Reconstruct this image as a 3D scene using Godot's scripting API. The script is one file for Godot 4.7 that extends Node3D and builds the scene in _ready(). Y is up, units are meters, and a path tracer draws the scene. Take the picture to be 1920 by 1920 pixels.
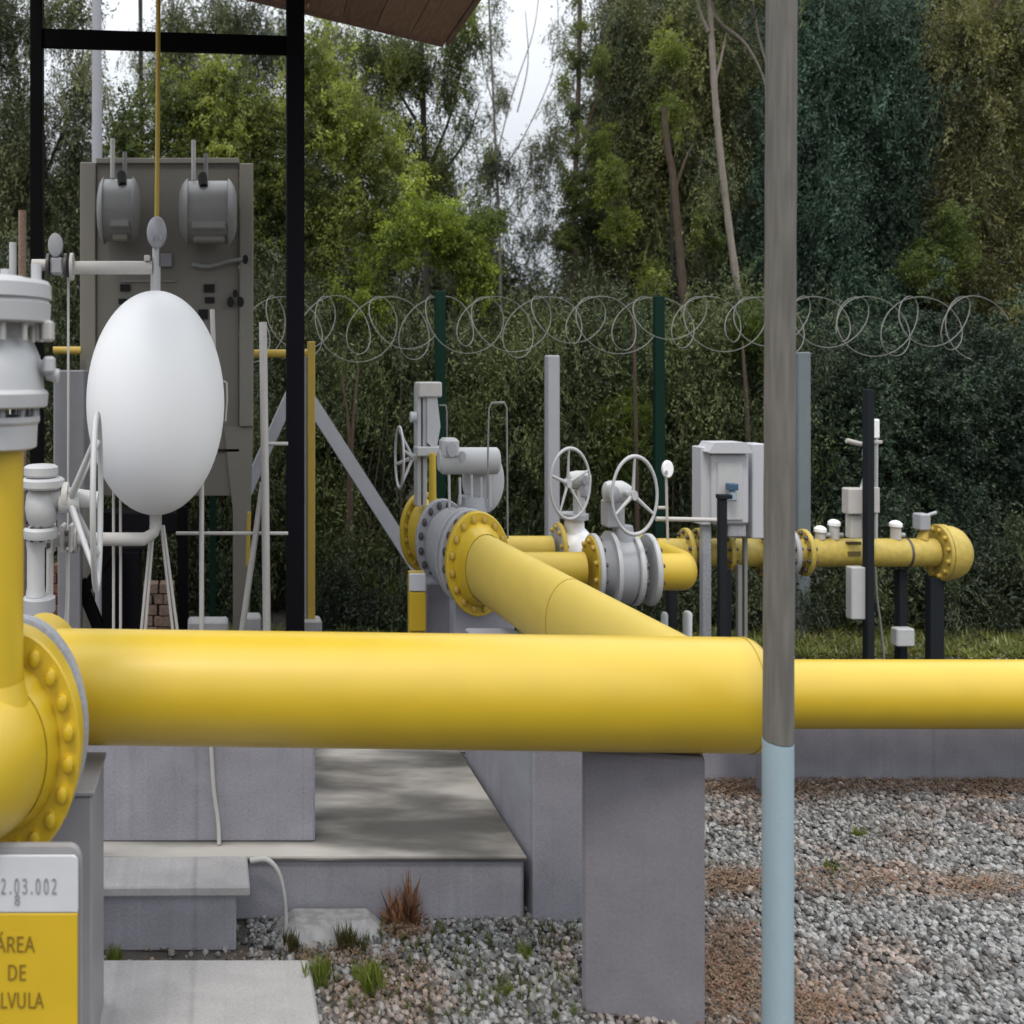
extends Node3D
# A gas metering station. Everything is narrow along x (NARROW), as the place looks in the photograph.
const FOCAL := 2400.0
const NARROW := 0.62
const EYE := 1.86
var st := SurfaceTool.new()
var org := Vector3.ZERO
var M := {}
var names := {}
var rng := RandomNumberGenerator.new()

# ---------------------------------------------------------------- helpers
func P(px: float, py: float, d: float) -> Vector3:   # a sighted point at a distance
	return Vector3((px - 410.0) * d / FOCAL, EYE - (py - 700.0) * d / FOCAL, -d)

func G(px: float, py: float) -> Vector3:             # a sighted point on the ground
	var d := EYE * FOCAL / (py - 700.0)
	return P(px, py, d)

func rnd(a: float, b: float) -> float:
	return rng.randf_range(a, b)

func numbered(called: String, parent: Node) -> String:
	var key := str(parent.get_instance_id()) + called
	names[key] = names.get(key, -1) + 1
	return called if names[key] == 0 else "%s_%03d" % [called, names[key]]

func tag(o: Node, label: String, category: String, group := "", kind := "") -> void:
	if label: o.set_meta("label", label)
	if category: o.set_meta("category", category)
	if group: o.set_meta("group", group)
	if kind: o.set_meta("kind", kind)

func thing(called: String, label: String, category: String, at: Vector3, group := "") -> Node3D:
	var o := Node3D.new()
	o.name = numbered(called, self)
	add_child(o, true)
	o.position = at
	org = at
	tag(o, label, category, group)
	return o

func commit(m: Material) -> MeshInstance3D:
	st.generate_normals()
	var mi := MeshInstance3D.new()
	mi.mesh = st.commit()
	mi.material_override = m
	st = SurfaceTool.new()
	st.begin(Mesh.PRIMITIVE_TRIANGLES)
	return mi

func put(called: String, m: Material, parent: Node, label := "") -> MeshInstance3D:
	var mi := commit(m)
	mi.name = numbered(called, parent)
	parent.add_child(mi, true)
	if label: mi.set_meta("label", label)
	return mi

func solo(called: String, m: Material, label: String, category: String, group := "", kind := "") -> MeshInstance3D:
	var mi := commit(m)
	mi.name = numbered(called, self)
	add_child(mi, true)
	mi.position = org
	tag(mi, label, category, group, kind)
	return mi

func base(p: Vector3) -> void:
	org = p

func tri(a: Vector3, b: Vector3, c: Vector3, h: Vector3) -> void:
	if (c - a).cross(b - a).dot(h) < 0.0:
		var t := b
		b = c
		c = t
	st.add_vertex(a - org)
	st.add_vertex(b - org)
	st.add_vertex(c - org)

func quad(a: Vector3, b: Vector3, c: Vector3, d: Vector3, h: Vector3) -> void:
	tri(a, b, c, h)
	tri(a, c, d, h)

func sq(v: Vector3) -> Vector3:
	return Vector3(v.x * NARROW, v.y, v.z)

func frame(t: Vector3) -> Array:
	var up := Vector3.UP if absf(t.y) < 0.9 else Vector3.BACK
	var u := t.cross(up).normalized()
	return [u, u.cross(t).normalized()]

# a pipe along a path; r is a number or one radius per point
func tube(path: Array, r, sides := 16, caps := true, loop := false, slim := true) -> void:
	var n := path.size()
	var rings := []
	var f := frame((path[1] - path[0]).normalized())
	var u: Vector3 = f[0]
	for i in n:
		var t: Vector3
		if loop:
			t = (path[(i + 1) % n] - path[(i + n - 1) % n]).normalized()
		else:
			t = (path[mini(i + 1, n - 1)] - path[maxi(i - 1, 0)]).normalized()
		u = (u - t * u.dot(t)).normalized()
		var v := t.cross(u)
		var rr: float = r if (r is float or r is int) else r[i]
		var ring := []
		for k in sides:
			var a := TAU * k / sides
			var o := (u * cos(a) + v * sin(a)) * rr
			ring.append(path[i] + (sq(o) if slim else o))
		rings.append(ring)
	st.set_smooth_group(0)
	for i in (n if loop else n - 1):
		var A: Array = rings[i]
		var B: Array = rings[(i + 1) % n]
		var ca: Vector3 = path[i]
		for k in sides:
			var k2 := (k + 1) % sides
			quad(A[k], A[k2], B[k2], B[k], (A[k] + A[k2]) * 0.5 - ca)
	if caps and not loop:
		for e in 2:
			st.set_smooth_group(1 + e)
			var R: Array = rings[0] if e == 0 else rings[n - 1]
			var c: Vector3 = path[0] if e == 0 else path[n - 1]
			var h: Vector3 = (path[0] - path[1]) if e == 0 else (path[n - 1] - path[n - 2])
			for k in sides:
				tri(c, R[k], R[(k + 1) % sides], h)

# a turned shape: profile of [distance along axis, radius]
func lathe(a: Vector3, axis: Vector3, prof: Array, sides := 28) -> void:
	axis = axis.normalized()
	var f := frame(axis)
	var rings := []
	for p in prof:
		var ring := []
		for k in sides:
			var an := TAU * k / sides
			var rv: Vector3 = (f[0] * cos(an) + f[1] * sin(an)) * p[1]
			ring.append(a + axis * p[0] + sq(rv))
		rings.append(ring)
	var g := 3
	var last := Vector2.ZERO
	for i in prof.size() - 1:
		var dir := Vector2(prof[i + 1][0] - prof[i][0], prof[i + 1][1] - prof[i][1]).normalized()
		if i > 0 and dir.dot(last) < 0.8:
			g += 1
		last = dir
		st.set_smooth_group(g)
		var mid: Vector3 = a + axis * (prof[i][0] + prof[i + 1][0]) * 0.5
		for k in sides:
			var k2 := (k + 1) % sides
			var A: Vector3 = rings[i][k]
			var B: Vector3 = rings[i][k2]
			var C: Vector3 = rings[i + 1][k2]
			var D: Vector3 = rings[i + 1][k]
			var rad: Vector3 = ((A + B + C + D) * 0.25 - mid).normalized()
			var h := rad * dir.x - axis * dir.y
			if prof[i][1] < 1e-5:
				tri(A, C, D, h)
			elif prof[i + 1][1] < 1e-5:
				tri(A, B, D, h)
			else:
				quad(A, B, C, D, h)

func box(c: Vector3, s: Vector3, ch := 0.0, rot := Basis()) -> void:
	st.set_smooth_group(-1)
	var hs := s * 0.5
	ch = minf(ch, minf(hs.x, minf(hs.y, hs.z)) * 0.6)
	if ch <= 0.0:
		for ax in 3:
			for sg in [-1.0, 1.0]:
				var q := []
				for k in [[-1, -1], [1, -1], [1, 1], [-1, 1]]:
					var v := Vector3()
					v[ax] = hs[ax] * sg
					v[(ax + 1) % 3] = hs[(ax + 1) % 3] * k[0]
					v[(ax + 2) % 3] = hs[(ax + 2) % 3] * k[1]
					q.append(c + rot * v)
				var hh := Vector3()
				hh[ax] = sg
				quad(q[0], q[1], q[2], q[3], rot * hh)
		return
	var pt := func(sx: int, sy: int, sz: int, ax: int) -> Vector3:
		var v := Vector3(sx * (hs.x - ch), sy * (hs.y - ch), sz * (hs.z - ch))
		v[ax] = [sx, sy, sz][ax] * hs[ax]
		return c + rot * v
	for ax in 3:
		var a1 := (ax + 1) % 3
		var a2 := (ax + 2) % 3
		for sg in [-1, 1]:
			var q := []
			for k in [[-1, -1], [1, -1], [1, 1], [-1, 1]]:
				var sgn := [0, 0, 0]
				sgn[ax] = sg
				sgn[a1] = k[0]
				sgn[a2] = k[1]
				q.append(pt.call(sgn[0], sgn[1], sgn[2], ax))
			var hh := Vector3()
			hh[ax] = sg
			quad(q[0], q[1], q[2], q[3], rot * hh)
		for s1 in [-1, 1]:
			for s2 in [-1, 1]:      # edge along ax between faces a1 and a2
				var e := []
				for s0 in [-1, 1]:
					var sgn := [0, 0, 0]
					sgn[ax] = s0
					sgn[a1] = s1
					sgn[a2] = s2
					e.append(pt.call(sgn[0], sgn[1], sgn[2], a1))
					e.append(pt.call(sgn[0], sgn[1], sgn[2], a2))
				var hh := Vector3()
				hh[a1] = s1
				hh[a2] = s2
				quad(e[0], e[1], e[3], e[2], rot * hh)
	for sx in [-1, 1]:
		for sy in [-1, 1]:
			for sz in [-1, 1]:
				tri(pt.call(sx, sy, sz, 0), pt.call(sx, sy, sz, 1), pt.call(sx, sy, sz, 2), rot * Vector3(sx, sy, sz))

# box given by sighted left, top, right, bottom at its front face, and its depth
func pbox(l: float, t: float, r: float, b: float, d: float, deep: float, ch := 0.0) -> void:
	var a := P(l, t, d)
	var c := P(r, b, d)
	box(Vector3((a.x + c.x) * 0.5, (a.y + c.y) * 0.5, -d - deep * 0.5), Vector3(c.x - a.x, a.y - c.y, deep), ch)

# box whose foot stands at height y0
func pillar(l: float, t: float, r: float, d: float, deep: float, y0 := 0.0, ch := 0.0) -> void:
	var a := P(l, t, d)
	var c := P(r, t, d)
	box(Vector3((a.x + c.x) * 0.5, (a.y + y0) * 0.5, -d - deep * 0.5), Vector3(c.x - a.x, a.y - y0, deep), ch)

func beam(a: Vector3, b: Vector3, w: float, h: float, slim := true) -> void:   # a bar with a rectangular section
	var t := (b - a).normalized()
	var f := frame(t)
	var u: Vector3 = f[0] * w * 0.5
	var v: Vector3 = f[1] * h * 0.5
	if slim:
		u = sq(u)
		v = sq(v)
	st.set_smooth_group(-1)
	var q := [u + v, v - u, -u - v, u - v]
	for k in 4:
		quad(a + q[k], a + q[(k + 1) % 4], b + q[(k + 1) % 4], b + q[k], q[k] + q[(k + 1) % 4])
	quad(a + q[0], a + q[1], a + q[2], a + q[3], -t)
	quad(b + q[0], b + q[1], b + q[2], b + q[3], t)

func ring(c: Vector3, axis: Vector3, R: float, n := 40) -> Array:
	var f := frame(axis.normalized())
	var out := []
	for k in n:
		var a := TAU * k / n
		out.append(c + sq((f[0] * cos(a) + f[1] * sin(a)) * R))
	return out

# a flange disc as a part, its bolts as sub-parts; axis points to the side that carries the bolt heads
func flange(t: Node, c: Vector3, axis: Vector3, R: float, th: float, m: Material, nb: int, bm: Material, br: float, both := false, phase := 0.5) -> MeshInstance3D:
	axis = axis.normalized()
	var e := minf(0.006, th * 0.2)
	lathe(c - axis * th, axis, [[0, 0], [0, R - e], [e, R], [th - e, R], [th, R - e], [th, 0]], 40)
	var fl := put("flange", m, t)
	var f := frame(axis)
	var keep := org
	org = Vector3.ZERO
	lathe(-axis * br * 0.2, axis, [[0, 0], [0, br * 1.35], [br * 0.35, br * 1.35], [br * 0.36, br], [br * 1.3, br * 0.9], [br * 1.5, br * 0.4], [br * 1.5, 0]], 8)
	var proto := commit(bm)
	org = keep
	for k in nb:
		var a := TAU * (k + phase) / nb
		var p: Vector3 = sq((f[0] * cos(a) + f[1] * sin(a)) * (R - br * 2.0))
		for s in ([1, -1] if both else [1]):
			var b: MeshInstance3D = proto.duplicate()
			b.name = numbered("bolt", fl)
			fl.add_child(b, true)
			b.position = c + p - org + (Vector3.ZERO if s == 1 else -axis * th)
			if s == -1:
				b.rotation = Vector3.ZERO
				b.basis = Basis(axis.cross(Vector3.UP if absf(axis.y) < 0.9 else Vector3.RIGHT).normalized(), PI)
	proto.free()
	return fl

func handwheel(t: Node, c: Vector3, axis: Vector3, R: float, r: float, phase: float, ns: int, dish: float, m: Material) -> void:
	tube(ring(c, axis, R, 48), r, 10, false, true)
	var w := put("handwheel", m, t)
	var f := frame(axis.normalized())
	var hub := c + axis.normalized() * dish
	for k in ns:
		var a := phase + TAU * k / ns
		var rim := c + sq((f[0] * cos(a) + f[1] * sin(a)) * R)
		tube([hub, hub.lerp(rim, 0.5), rim], [r * 1.3, r * 1.0, r * 0.8], 8)
		put("spoke", m, w)
	lathe(hub - axis.normalized() * r * 2.2, axis, [[0, 0], [0, R * 0.13], [r * 4.4, R * 0.13], [r * 4.4, 0]], 16)
	put("hub", m, w)

# ---------------------------------------------------------------- materials
var noise_tex := {}
func noise(key: String, freq: float, oct: int, lo: float, hi: float, seed_: int, kind := FastNoiseLite.TYPE_SIMPLEX_SMOOTH, size := 512) -> Texture2D:
	if noise_tex.has(key):
		return noise_tex[key]
	var fn := FastNoiseLite.new()
	fn.noise_type = kind
	fn.frequency = freq
	fn.fractal_octaves = oct
	fn.seed = seed_
	var im := fn.get_seamless_image(size, size)
	im.convert(Image.FORMAT_RGB8)
	for y in size:
		for x in size:
			var v := im.get_pixel(x, y).r
			v = lo + (hi - lo) * smoothstep(0.15, 0.85, v)
			im.set_pixel(x, y, Color(v, v, v))
	noise_tex[key] = ImageTexture.create_from_image(im)
	return noise_tex[key]

func mat(key: String, lin: Color, rough: float, tex: Texture2D = null, scale := Vector3.ONE, bump: Texture2D = null, bump_cm := 0.0, metal := 0.0) -> StandardMaterial3D:
	var m := StandardMaterial3D.new()
	m.resource_name = key
	m.albedo_color = lin.linear_to_srgb()
	m.roughness = rough
	m.metallic = metal
	m.uv1_triplanar = true
	m.uv1_world_triplanar = true
	m.uv1_scale = scale
	if tex:
		m.albedo_texture = tex
	if bump:
		m.heightmap_enabled = true
		m.heightmap_texture = bump
		m.heightmap_scale = bump_cm
	if lin.v < 0.03:
		m.metallic_specular = 0.2
	M[key] = m
	return m

# cast concrete: cloudy tone, runs of dirt, pores and the faint lines of the form boards
func concrete_texture() -> Texture2D:
	var n := 768
	var big := FastNoiseLite.new()
	big.seed = 61
	big.frequency = 0.006
	big.fractal_octaves = 4
	var fine := FastNoiseLite.new()
	fine.seed = 62
	fine.frequency = 0.11
	fine.fractal_octaves = 3
	var a := big.get_seamless_image(n, n)
	var b := fine.get_seamless_image(n, n)
	var im := Image.create(n, n, false, Image.FORMAT_RGB8)
	var runs := []
	for x in n:
		runs.append(0.0)
	for k in 26:
		var c := rng.randi() % n
		var w := rng.randi_range(3, 16)
		var s := rnd(-0.05, 0.035)
		for x in range(-w, w):
			runs[(c + x + n) % n] += s * (1.0 - absf(x) / float(w))
	for y in n:
		for x in n:
			var v: float = 0.90 + 0.12 * (a.get_pixel(x, y).r - 0.5) + 0.10 * (b.get_pixel(x, y).r - 0.5) + runs[x] * (0.5 + a.get_pixel(y, x).r)
			im.set_pixel(x, y, Color(v, v, v))
	for k in 420:
		var px := rng.randi() % n
		var py := rng.randi() % n
		var d := rnd(0.62, 0.88)
		for i in (1 if k % 3 else 3):
			var q := Vector2i((px + i % 2) % n, (py + i / 2) % n)
			im.set_pixelv(q, im.get_pixelv(q) * d)
	return ImageTexture.create_from_image(im)

func leafmat(key: String, back: Color) -> void:
	var m := StandardMaterial3D.new()
	m.resource_name = key
	m.vertex_color_use_as_albedo = true
	m.roughness = 0.55
	m.cull_mode = BaseMaterial3D.CULL_DISABLED
	if back.v > 0.0:
		m.backlight_enabled = true
		m.backlight = back
	M[key] = m

func materials() -> void:
	var fine := noise("fine", 0.06, 4, 0.86, 1.0, 3)
	var blotch := noise("blotch", 0.012, 6, 0.86, 1.0, 7)
	var soft := noise("soft", 0.01, 4, 0.978, 1.0, 11)
	var grit := noise("grit", 0.2, 3, 0.0, 1.0, 5)
	var stain := noise("stain", 0.007, 6, 0.42, 1.0, 21)
	var streak := noise("streak", 0.02, 6, 0.84, 1.0, 41)
	var crete := concrete_texture()
	mat("yellow", Color(0.56, 0.382, 0.014), 0.42, soft, Vector3(0.9, 1.4, 0.9))
	M.yellow.clearcoat_enabled = true
	M.yellow.clearcoat = 0.4
	M.yellow.clearcoat_roughness = 0.35
	mat("yellow_dusty", Color(0.53, 0.395, 0.07), 0.55, soft, Vector3(0.9, 1.4, 0.9))
	mat("yellow_string", Color(0.50, 0.375, 0.075), 0.55, noise("rusty", 0.03, 5, 0.90, 1.0, 71), Vector3(1.2, 1.2, 1.2))
	mat("label_brown", Color(0.10, 0.075, 0.02), 0.6)
	mat("black_steel", Color(0.018, 0.021, 0.024), 0.9)
	mat("teal_cast_concrete", Color(0.15, 0.175, 0.19), 0.9, soft, Vector3(2, 1, 2), grit, 0.1)  # darker teal cast of the right side painted into this concrete
	mat("yellow_far", Color(0.53, 0.37, 0.035), 0.45, soft, Vector3(0.9, 1.4, 0.9))
	mat("yellow_dull", Color(0.45, 0.31, 0.05), 0.6, soft, Vector3.ONE)
	mat("valve_grey", Color(0.33, 0.335, 0.36), 0.5, soft, Vector3(2, 2, 2))
	mat("pale_grey", Color(0.44, 0.445, 0.455), 0.5, soft, Vector3(2, 2, 2))
	mat("plate_grey", Color(0.36, 0.37, 0.41), 0.5, fine, Vector3(2, 2, 2))
	mat("cab_white", Color(0.44, 0.445, 0.48), 0.5)
	mat("white", Color(0.90, 0.905, 0.92), 0.5)
	mat("white_pipe", Color(0.48, 0.46, 0.44), 0.5, soft, Vector3(2, 2, 2))
	mat("steel_bolt", Color(0.10, 0.09, 0.10), 0.5, fine, Vector3(9, 9, 9), null, 0.0, 0.3)
	mat("black", Color(0.004, 0.004, 0.005), 0.8, fine, Vector3(3, 3, 3))
	mat("black_post", Color(0.012, 0.011, 0.015), 0.9, fine, Vector3(3, 3, 3))
	mat("concrete", Color(0.315, 0.312, 0.365), 0.9, crete, Vector3(0.9, 0.9, 0.9), grit, 0.03)
	mat("column", Color(0.222, 0.21, 0.238), 0.9, crete, Vector3(0.9, 0.9, 0.9), grit, 0.025)
	mat("slab_top", Color(0.41, 0.39, 0.365), 0.92, stain, Vector3(0.22, 1.0, 0.55), grit, 0.05)
	mat("slab_side", Color(0.345, 0.34, 0.385), 0.9, crete, Vector3(0.9, 0.9, 0.9), grit, 0.04)
	mat("paver", Color(0.43, 0.42, 0.425), 0.92, crete, Vector3(0.9, 0.9, 0.9), grit, 0.05)
	mat("cement", Color(0.40, 0.39, 0.39), 0.95, blotch, Vector3(3, 3, 3), grit, 0.2)
	mat("fence_concrete", Color(0.33, 0.335, 0.37), 0.9, soft, Vector3(2, 1, 2), grit, 0.1)
	mat("panel", Color(0.155, 0.145, 0.125), 0.75, soft, Vector3(0.8, 0.5, 0.8))
	mat("panel_edge", Color(0.185, 0.175, 0.15), 0.75, soft, Vector3(0.8, 0.5, 0.8))
	mat("housing", Color(0.20, 0.198, 0.195), 0.4, soft, Vector3(2, 2, 2))
	mat("dark_hole", Color(0.02, 0.02, 0.02), 0.8)
	mat("cabinet_grey", Color(0.23, 0.23, 0.25), 0.6, soft, Vector3(2, 2, 2))
	mat("wood", Color(0.155, 0.145, 0.13), 0.9, streak, Vector3(5.0, 0.35, 5.0), noise("grain", 0.02, 5, 0, 1, 31), 0.0)
	mat("blue_paint", Color(0.29, 0.38, 0.43), 0.6, soft, Vector3(2, 1, 2), grit, 0.05)
	mat("roof_wood", Color(0.33, 0.205, 0.145), 0.8, blotch, Vector3(6, 2, 0.7))
	mat("roof_wood_dark", Color(0.27, 0.17, 0.125), 0.8, blotch, Vector3(6, 2, 0.7))
	mat("sign_white", Color(0.56, 0.57, 0.60), 0.5, soft, Vector3(1, 1, 1))
	mat("sign_yellow", Color(0.58, 0.385, 0.015), 0.5, soft, Vector3(1, 1, 1))
	mat("sign_frame", Color(0.26, 0.255, 0.27), 0.5, soft, Vector3(2, 2, 2))
	mat("letter_grey", Color(0.22, 0.22, 0.26), 0.6)
	mat("letter_brown", Color(0.19, 0.12, 0.008), 0.6)
	mat("fence_wire", Color(0.012, 0.018, 0.013), 0.7)
	mat("mesh_green", Color(0.006, 0.024, 0.017), 0.6)
	mat("razor_steel", Color(0.15, 0.15, 0.14), 0.7)
	mat("galvanised", Color(0.22, 0.22, 0.21), 0.6, null, Vector3.ONE, null, 0.0, 0.3)
	mat("brick", Color(0.26, 0.11, 0.07), 0.95, blotch, Vector3(6, 6, 6), grit, 0.3)
	mat("brick_pale", Color(0.32, 0.22, 0.17), 0.95, blotch, Vector3(6, 6, 6), grit, 0.3)
	mat("device_blue", Color(0.04, 0.09, 0.16), 0.4)
	mat("pale_trunk", Color(0.30, 0.26, 0.22), 0.9, blotch, Vector3(5, 1, 5), grit, 0.3)
	mat("brown_trunk", Color(0.12, 0.085, 0.06), 0.95, blotch, Vector3(5, 1, 5), grit, 0.6)
	mat("dark_trunk", Color(0.05, 0.045, 0.035), 0.95, blotch, Vector3(5, 1, 5), grit, 0.6)
	mat("grey_trunk", Color(0.22, 0.20, 0.18), 0.95, blotch, Vector3(5, 1, 5), grit, 0.4)
	mat("soil", Color(0.15, 0.135, 0.12), 0.97, blotch, Vector3(1.5, 1.5, 1.5), grit, 1.2)
	mat("hill_soil", Color(0.03, 0.032, 0.02), 0.97, blotch, Vector3(0.6, 0.6, 0.6))
	mat("rust", Color(0.16, 0.075, 0.04), 0.97, blotch, Vector3(9, 9, 9), grit, 0.3)
	mat("hose", Color(0.42, 0.42, 0.41), 0.6)
	mat("rubber", Color(0.03, 0.03, 0.033), 0.6)
	leafmat("leaf", Color(0.9, 0.92, 0.5))
	leafmat("leaf_dark", Color(0.5, 0.52, 0.36))
	leafmat("stone", Color.BLACK)
	leafmat("litter", Color.BLACK)

# ---------------------------------------------------------------- scatter
func scatter(called: String, mesh: Mesh, m: Material, xf: Array, cols: Array, parent: Node) -> MultiMeshInstance3D:
	var mm := MultiMesh.new()
	mm.transform_format = MultiMesh.TRANSFORM_3D
	mm.use_colors = true
	mm.mesh = mesh
	mm.instance_count = xf.size()
	for i in xf.size():
		mm.set_instance_transform(i, xf[i])
		mm.set_instance_color(i, cols[i])
	var o := MultiMeshInstance3D.new()
	o.multimesh = mm
	o.material_override = m
	o.name = numbered(called, parent)
	parent.add_child(o, true)
	o.set_meta("kind", "stuff")
	return o

var leafmesh := {}
func leaf_mesh(kind: String) -> Mesh:
	if leafmesh.has(kind):
		return leafmesh[kind]
	org = Vector3.ZERO
	st.set_smooth_group(-1)
	var n := 34
	var L := 0.050
	var W := 0.0115
	if kind == "hang":
		n = 28; L = 0.066; W = 0.0075
	elif kind == "tuft":
		n = 28; L = 0.052; W = 0.0095
	elif kind == "needle":
		n = 20; L = 0.11; W = 0.006
	elif kind == "blade":
		n = 9; L = 0.26; W = 0.007
	for i in n:
		var f := (i + rng.randf()) / n
		var p := Vector3(rnd(-1, 1), rnd(-1, 1), rnd(-1, 1)) * 0.03
		var dir := Vector3.UP
		if kind == "broad":            # leaves along an arching twig
			p += Vector3(0.34 * f - 0.15, 0.10 * f - 0.20 * f * f, 0.0)
			dir = Vector3(rnd(-0.3, 0.9), rnd(-0.8, 0.35), rnd(-1, 1)).normalized()
		elif kind == "hang":           # leaves along a hanging twig
			p += Vector3(0.13 * sqrt(f), 0.12 - 0.36 * f, 0.0)
			dir = Vector3(rnd(-0.55, 0.55), -1.0, rnd(-0.55, 0.55)).normalized()
		elif kind == "tuft":
			p *= 4.0
			dir = Vector3(rnd(-1, 1), rnd(-1, 0.7), rnd(-1, 1)).normalized()
		elif kind == "needle":
			p += Vector3(0, 0.10 * f, 0)
			dir = Vector3(rnd(-0.9, 0.9), rnd(-0.3, 1.0), rnd(-0.9, 0.9)).normalized()
		else:
			dir = Vector3(rnd(-0.45, 0.45), 1.0, rnd(-0.45, 0.45)).normalized()
			p = Vector3(rnd(-1, 1), 0, rnd(-1, 1)) * 0.05
		var side := dir.cross(Vector3(rnd(-1, 1), rnd(-1, 1), rnd(-1, 1))).normalized() * W * rnd(0.7, 1.25)
		var l := L * rnd(0.6, 1.25)
		var mid := p + dir * l * 0.45 + dir.cross(side).normalized() * l * 0.07
		var tip := p + dir * l
		tri(p, mid + side, tip, Vector3(0, 1, 0.3))
		tri(p, tip, mid - side, Vector3(0, 1, 0.3))
	st.generate_normals()
	leafmesh[kind] = st.commit()
	st = SurfaceTool.new()
	st.begin(Mesh.PRIMITIVE_TRIANGLES)
	return leafmesh[kind]

# blobs: [px, py, half width px, half height px, number of leaf clusters], all at the distance d
func crown(parent: Node3D, d: float, blobs: Array, kind: String, m: Material, ca: Color, cb: Color, size := 1.0, tight := 0.28, called := "crown") -> void:
	var patches := FastNoiseLite.new()
	patches.seed = 17
	patches.frequency = 0.75
	var xf := []
	var cols := []
	for b in blobs:
		var c := P(b[0], b[1], d)
		var h := Vector3(b[2] * d / FOCAL, b[3] * d / FOCAL, 0)
		h.z = clampf(maxf(h.x, h.y) * 0.9, 0.25, 1.6)
		var total := int(b[4] * 1.45)
		var clumps := maxi(3, int(total / 20.0))
		for i in clumps:
			var v := Vector3(rng.randfn(), rng.randfn(), rng.randfn()).normalized() * pow(rng.randf(), 0.45) * (rnd(0.8, 1.25) if rng.randf() < 0.75 else rnd(1.1, 1.9))
			var cc := c + Vector3(v.x * h.x, v.y * h.y, v.z * h.z)
			var tone := rng.randf()
			tone = clampf(pow(tone, 1.7) + 0.75 * patches.get_noise_3dv(cc), 0.0, 1.0)
			var ct := tight * rnd(0.35, 1.0)
			for j in int(total / float(clumps)):
				var q := Vector3(rng.randfn() * 0.55, rng.randfn(), rng.randfn() * 0.8) * ct
				q.y -= 0.3 * (absf(q.x) + absf(q.z))
				var s := size * rnd(0.5, 1.1)
				var bs := Basis(Vector3.UP, rnd(0, TAU)) * Basis(Vector3.RIGHT, rnd(-0.9, 0.9)) * Basis(Vector3.BACK, rnd(-0.6, 0.6))
				bs = Basis.from_scale(Vector3(0.72, 1, 1)) * bs.scaled_local(Vector3(s, s, s))
				xf.append(Transform3D(bs, cc + q - parent.position))
				var t := clampf(tone + rnd(-0.16, 0.16), 0, 1)
				var col := ca.lerp(cb, t)
				cols.append(col * rnd(0.75, 1.25))
	if kind != "hang":
		scatter(called, leaf_mesh(kind), m, xf, cols, parent)
		return
	var part := [[], [], [], []]
	for i in xf.size():
		var k := 0 if rng.randf() < 0.42 else 2
		part[k].append(xf[i])
		part[k + 1].append(cols[i])
	scatter(called, leaf_mesh("hang"), m, part[0], part[1], parent)
	scatter(called, leaf_mesh("tuft"), m, part[2], part[3], parent)

func pxpath(pts: Array, d: float) -> Array:
	var out := []
	for p in pts:
		out.append(P(p[0], p[1], d + (p[2] if p.size() > 2 else 0.0)))
	return out

func smooth_path(pts: Array, n := 6) -> Array:
	var c := Curve3D.new()
	for i in pts.size():
		var t: Vector3 = (pts[mini(i + 1, pts.size() - 1)] - pts[maxi(i - 1, 0)]) / 6.0
		c.add_point(pts[i], -t, t)
	var out := []
	var total := (pts.size() - 1) * n
	for k in total + 1:
		out.append(c.samplef(float(k) / n))
	return out

# trunk: sighted points from the foot upwards [px, py]; limbs: more such lists
func tree(called: String, label: String, d: float, trunk: Array, r0: float, r1: float, bark: Material, limbs: Array, blobs: Array, kind: String, m: Material, ca: Color, cb: Color, size := 1.0, tight := 0.28) -> Node3D:
	var pts := pxpath(trunk, d)
	var foot: Vector3 = pts[0]
	foot.y = hill_height(foot.x, foot.z) - 0.05
	if pts[0].y > foot.y + 0.3:
		pts.push_front(Vector3(pts[0].x, foot.y, pts[0].z))
	var t := thing(called, label, "tree", foot, "trees behind the fence")
	var sp := smooth_path(pts)
	var rr := []
	for i in sp.size():
		rr.append(lerpf(r0, r1, float(i) / (sp.size() - 1)) * (1.0 + 0.08 * sin(i * 2.3)))
	tube(sp, rr, 10)
	put("trunk", bark, t)
	for l in limbs:
		var lp := smooth_path(pxpath(l, d), 5)
		var lr := []
		for i in lp.size():
			lr.append(lerpf(r1 * 0.7, 0.006, float(i) / (lp.size() - 1)))
		tube(lp, lr, 7)
		put("branch", bark, t)
	crown(t, d, blobs, kind, m, ca, cb, size, tight)
	return t

func hill_height(x: float, z: float) -> float:
	var t := clampf((-z - 10.6) / 16.0, 0.0, 1.0)
	return 2.6 * t * t * (3.0 - 2.0 * t) + (0.25 * sin(x * 1.3 + z * 0.7) * t)

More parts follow.
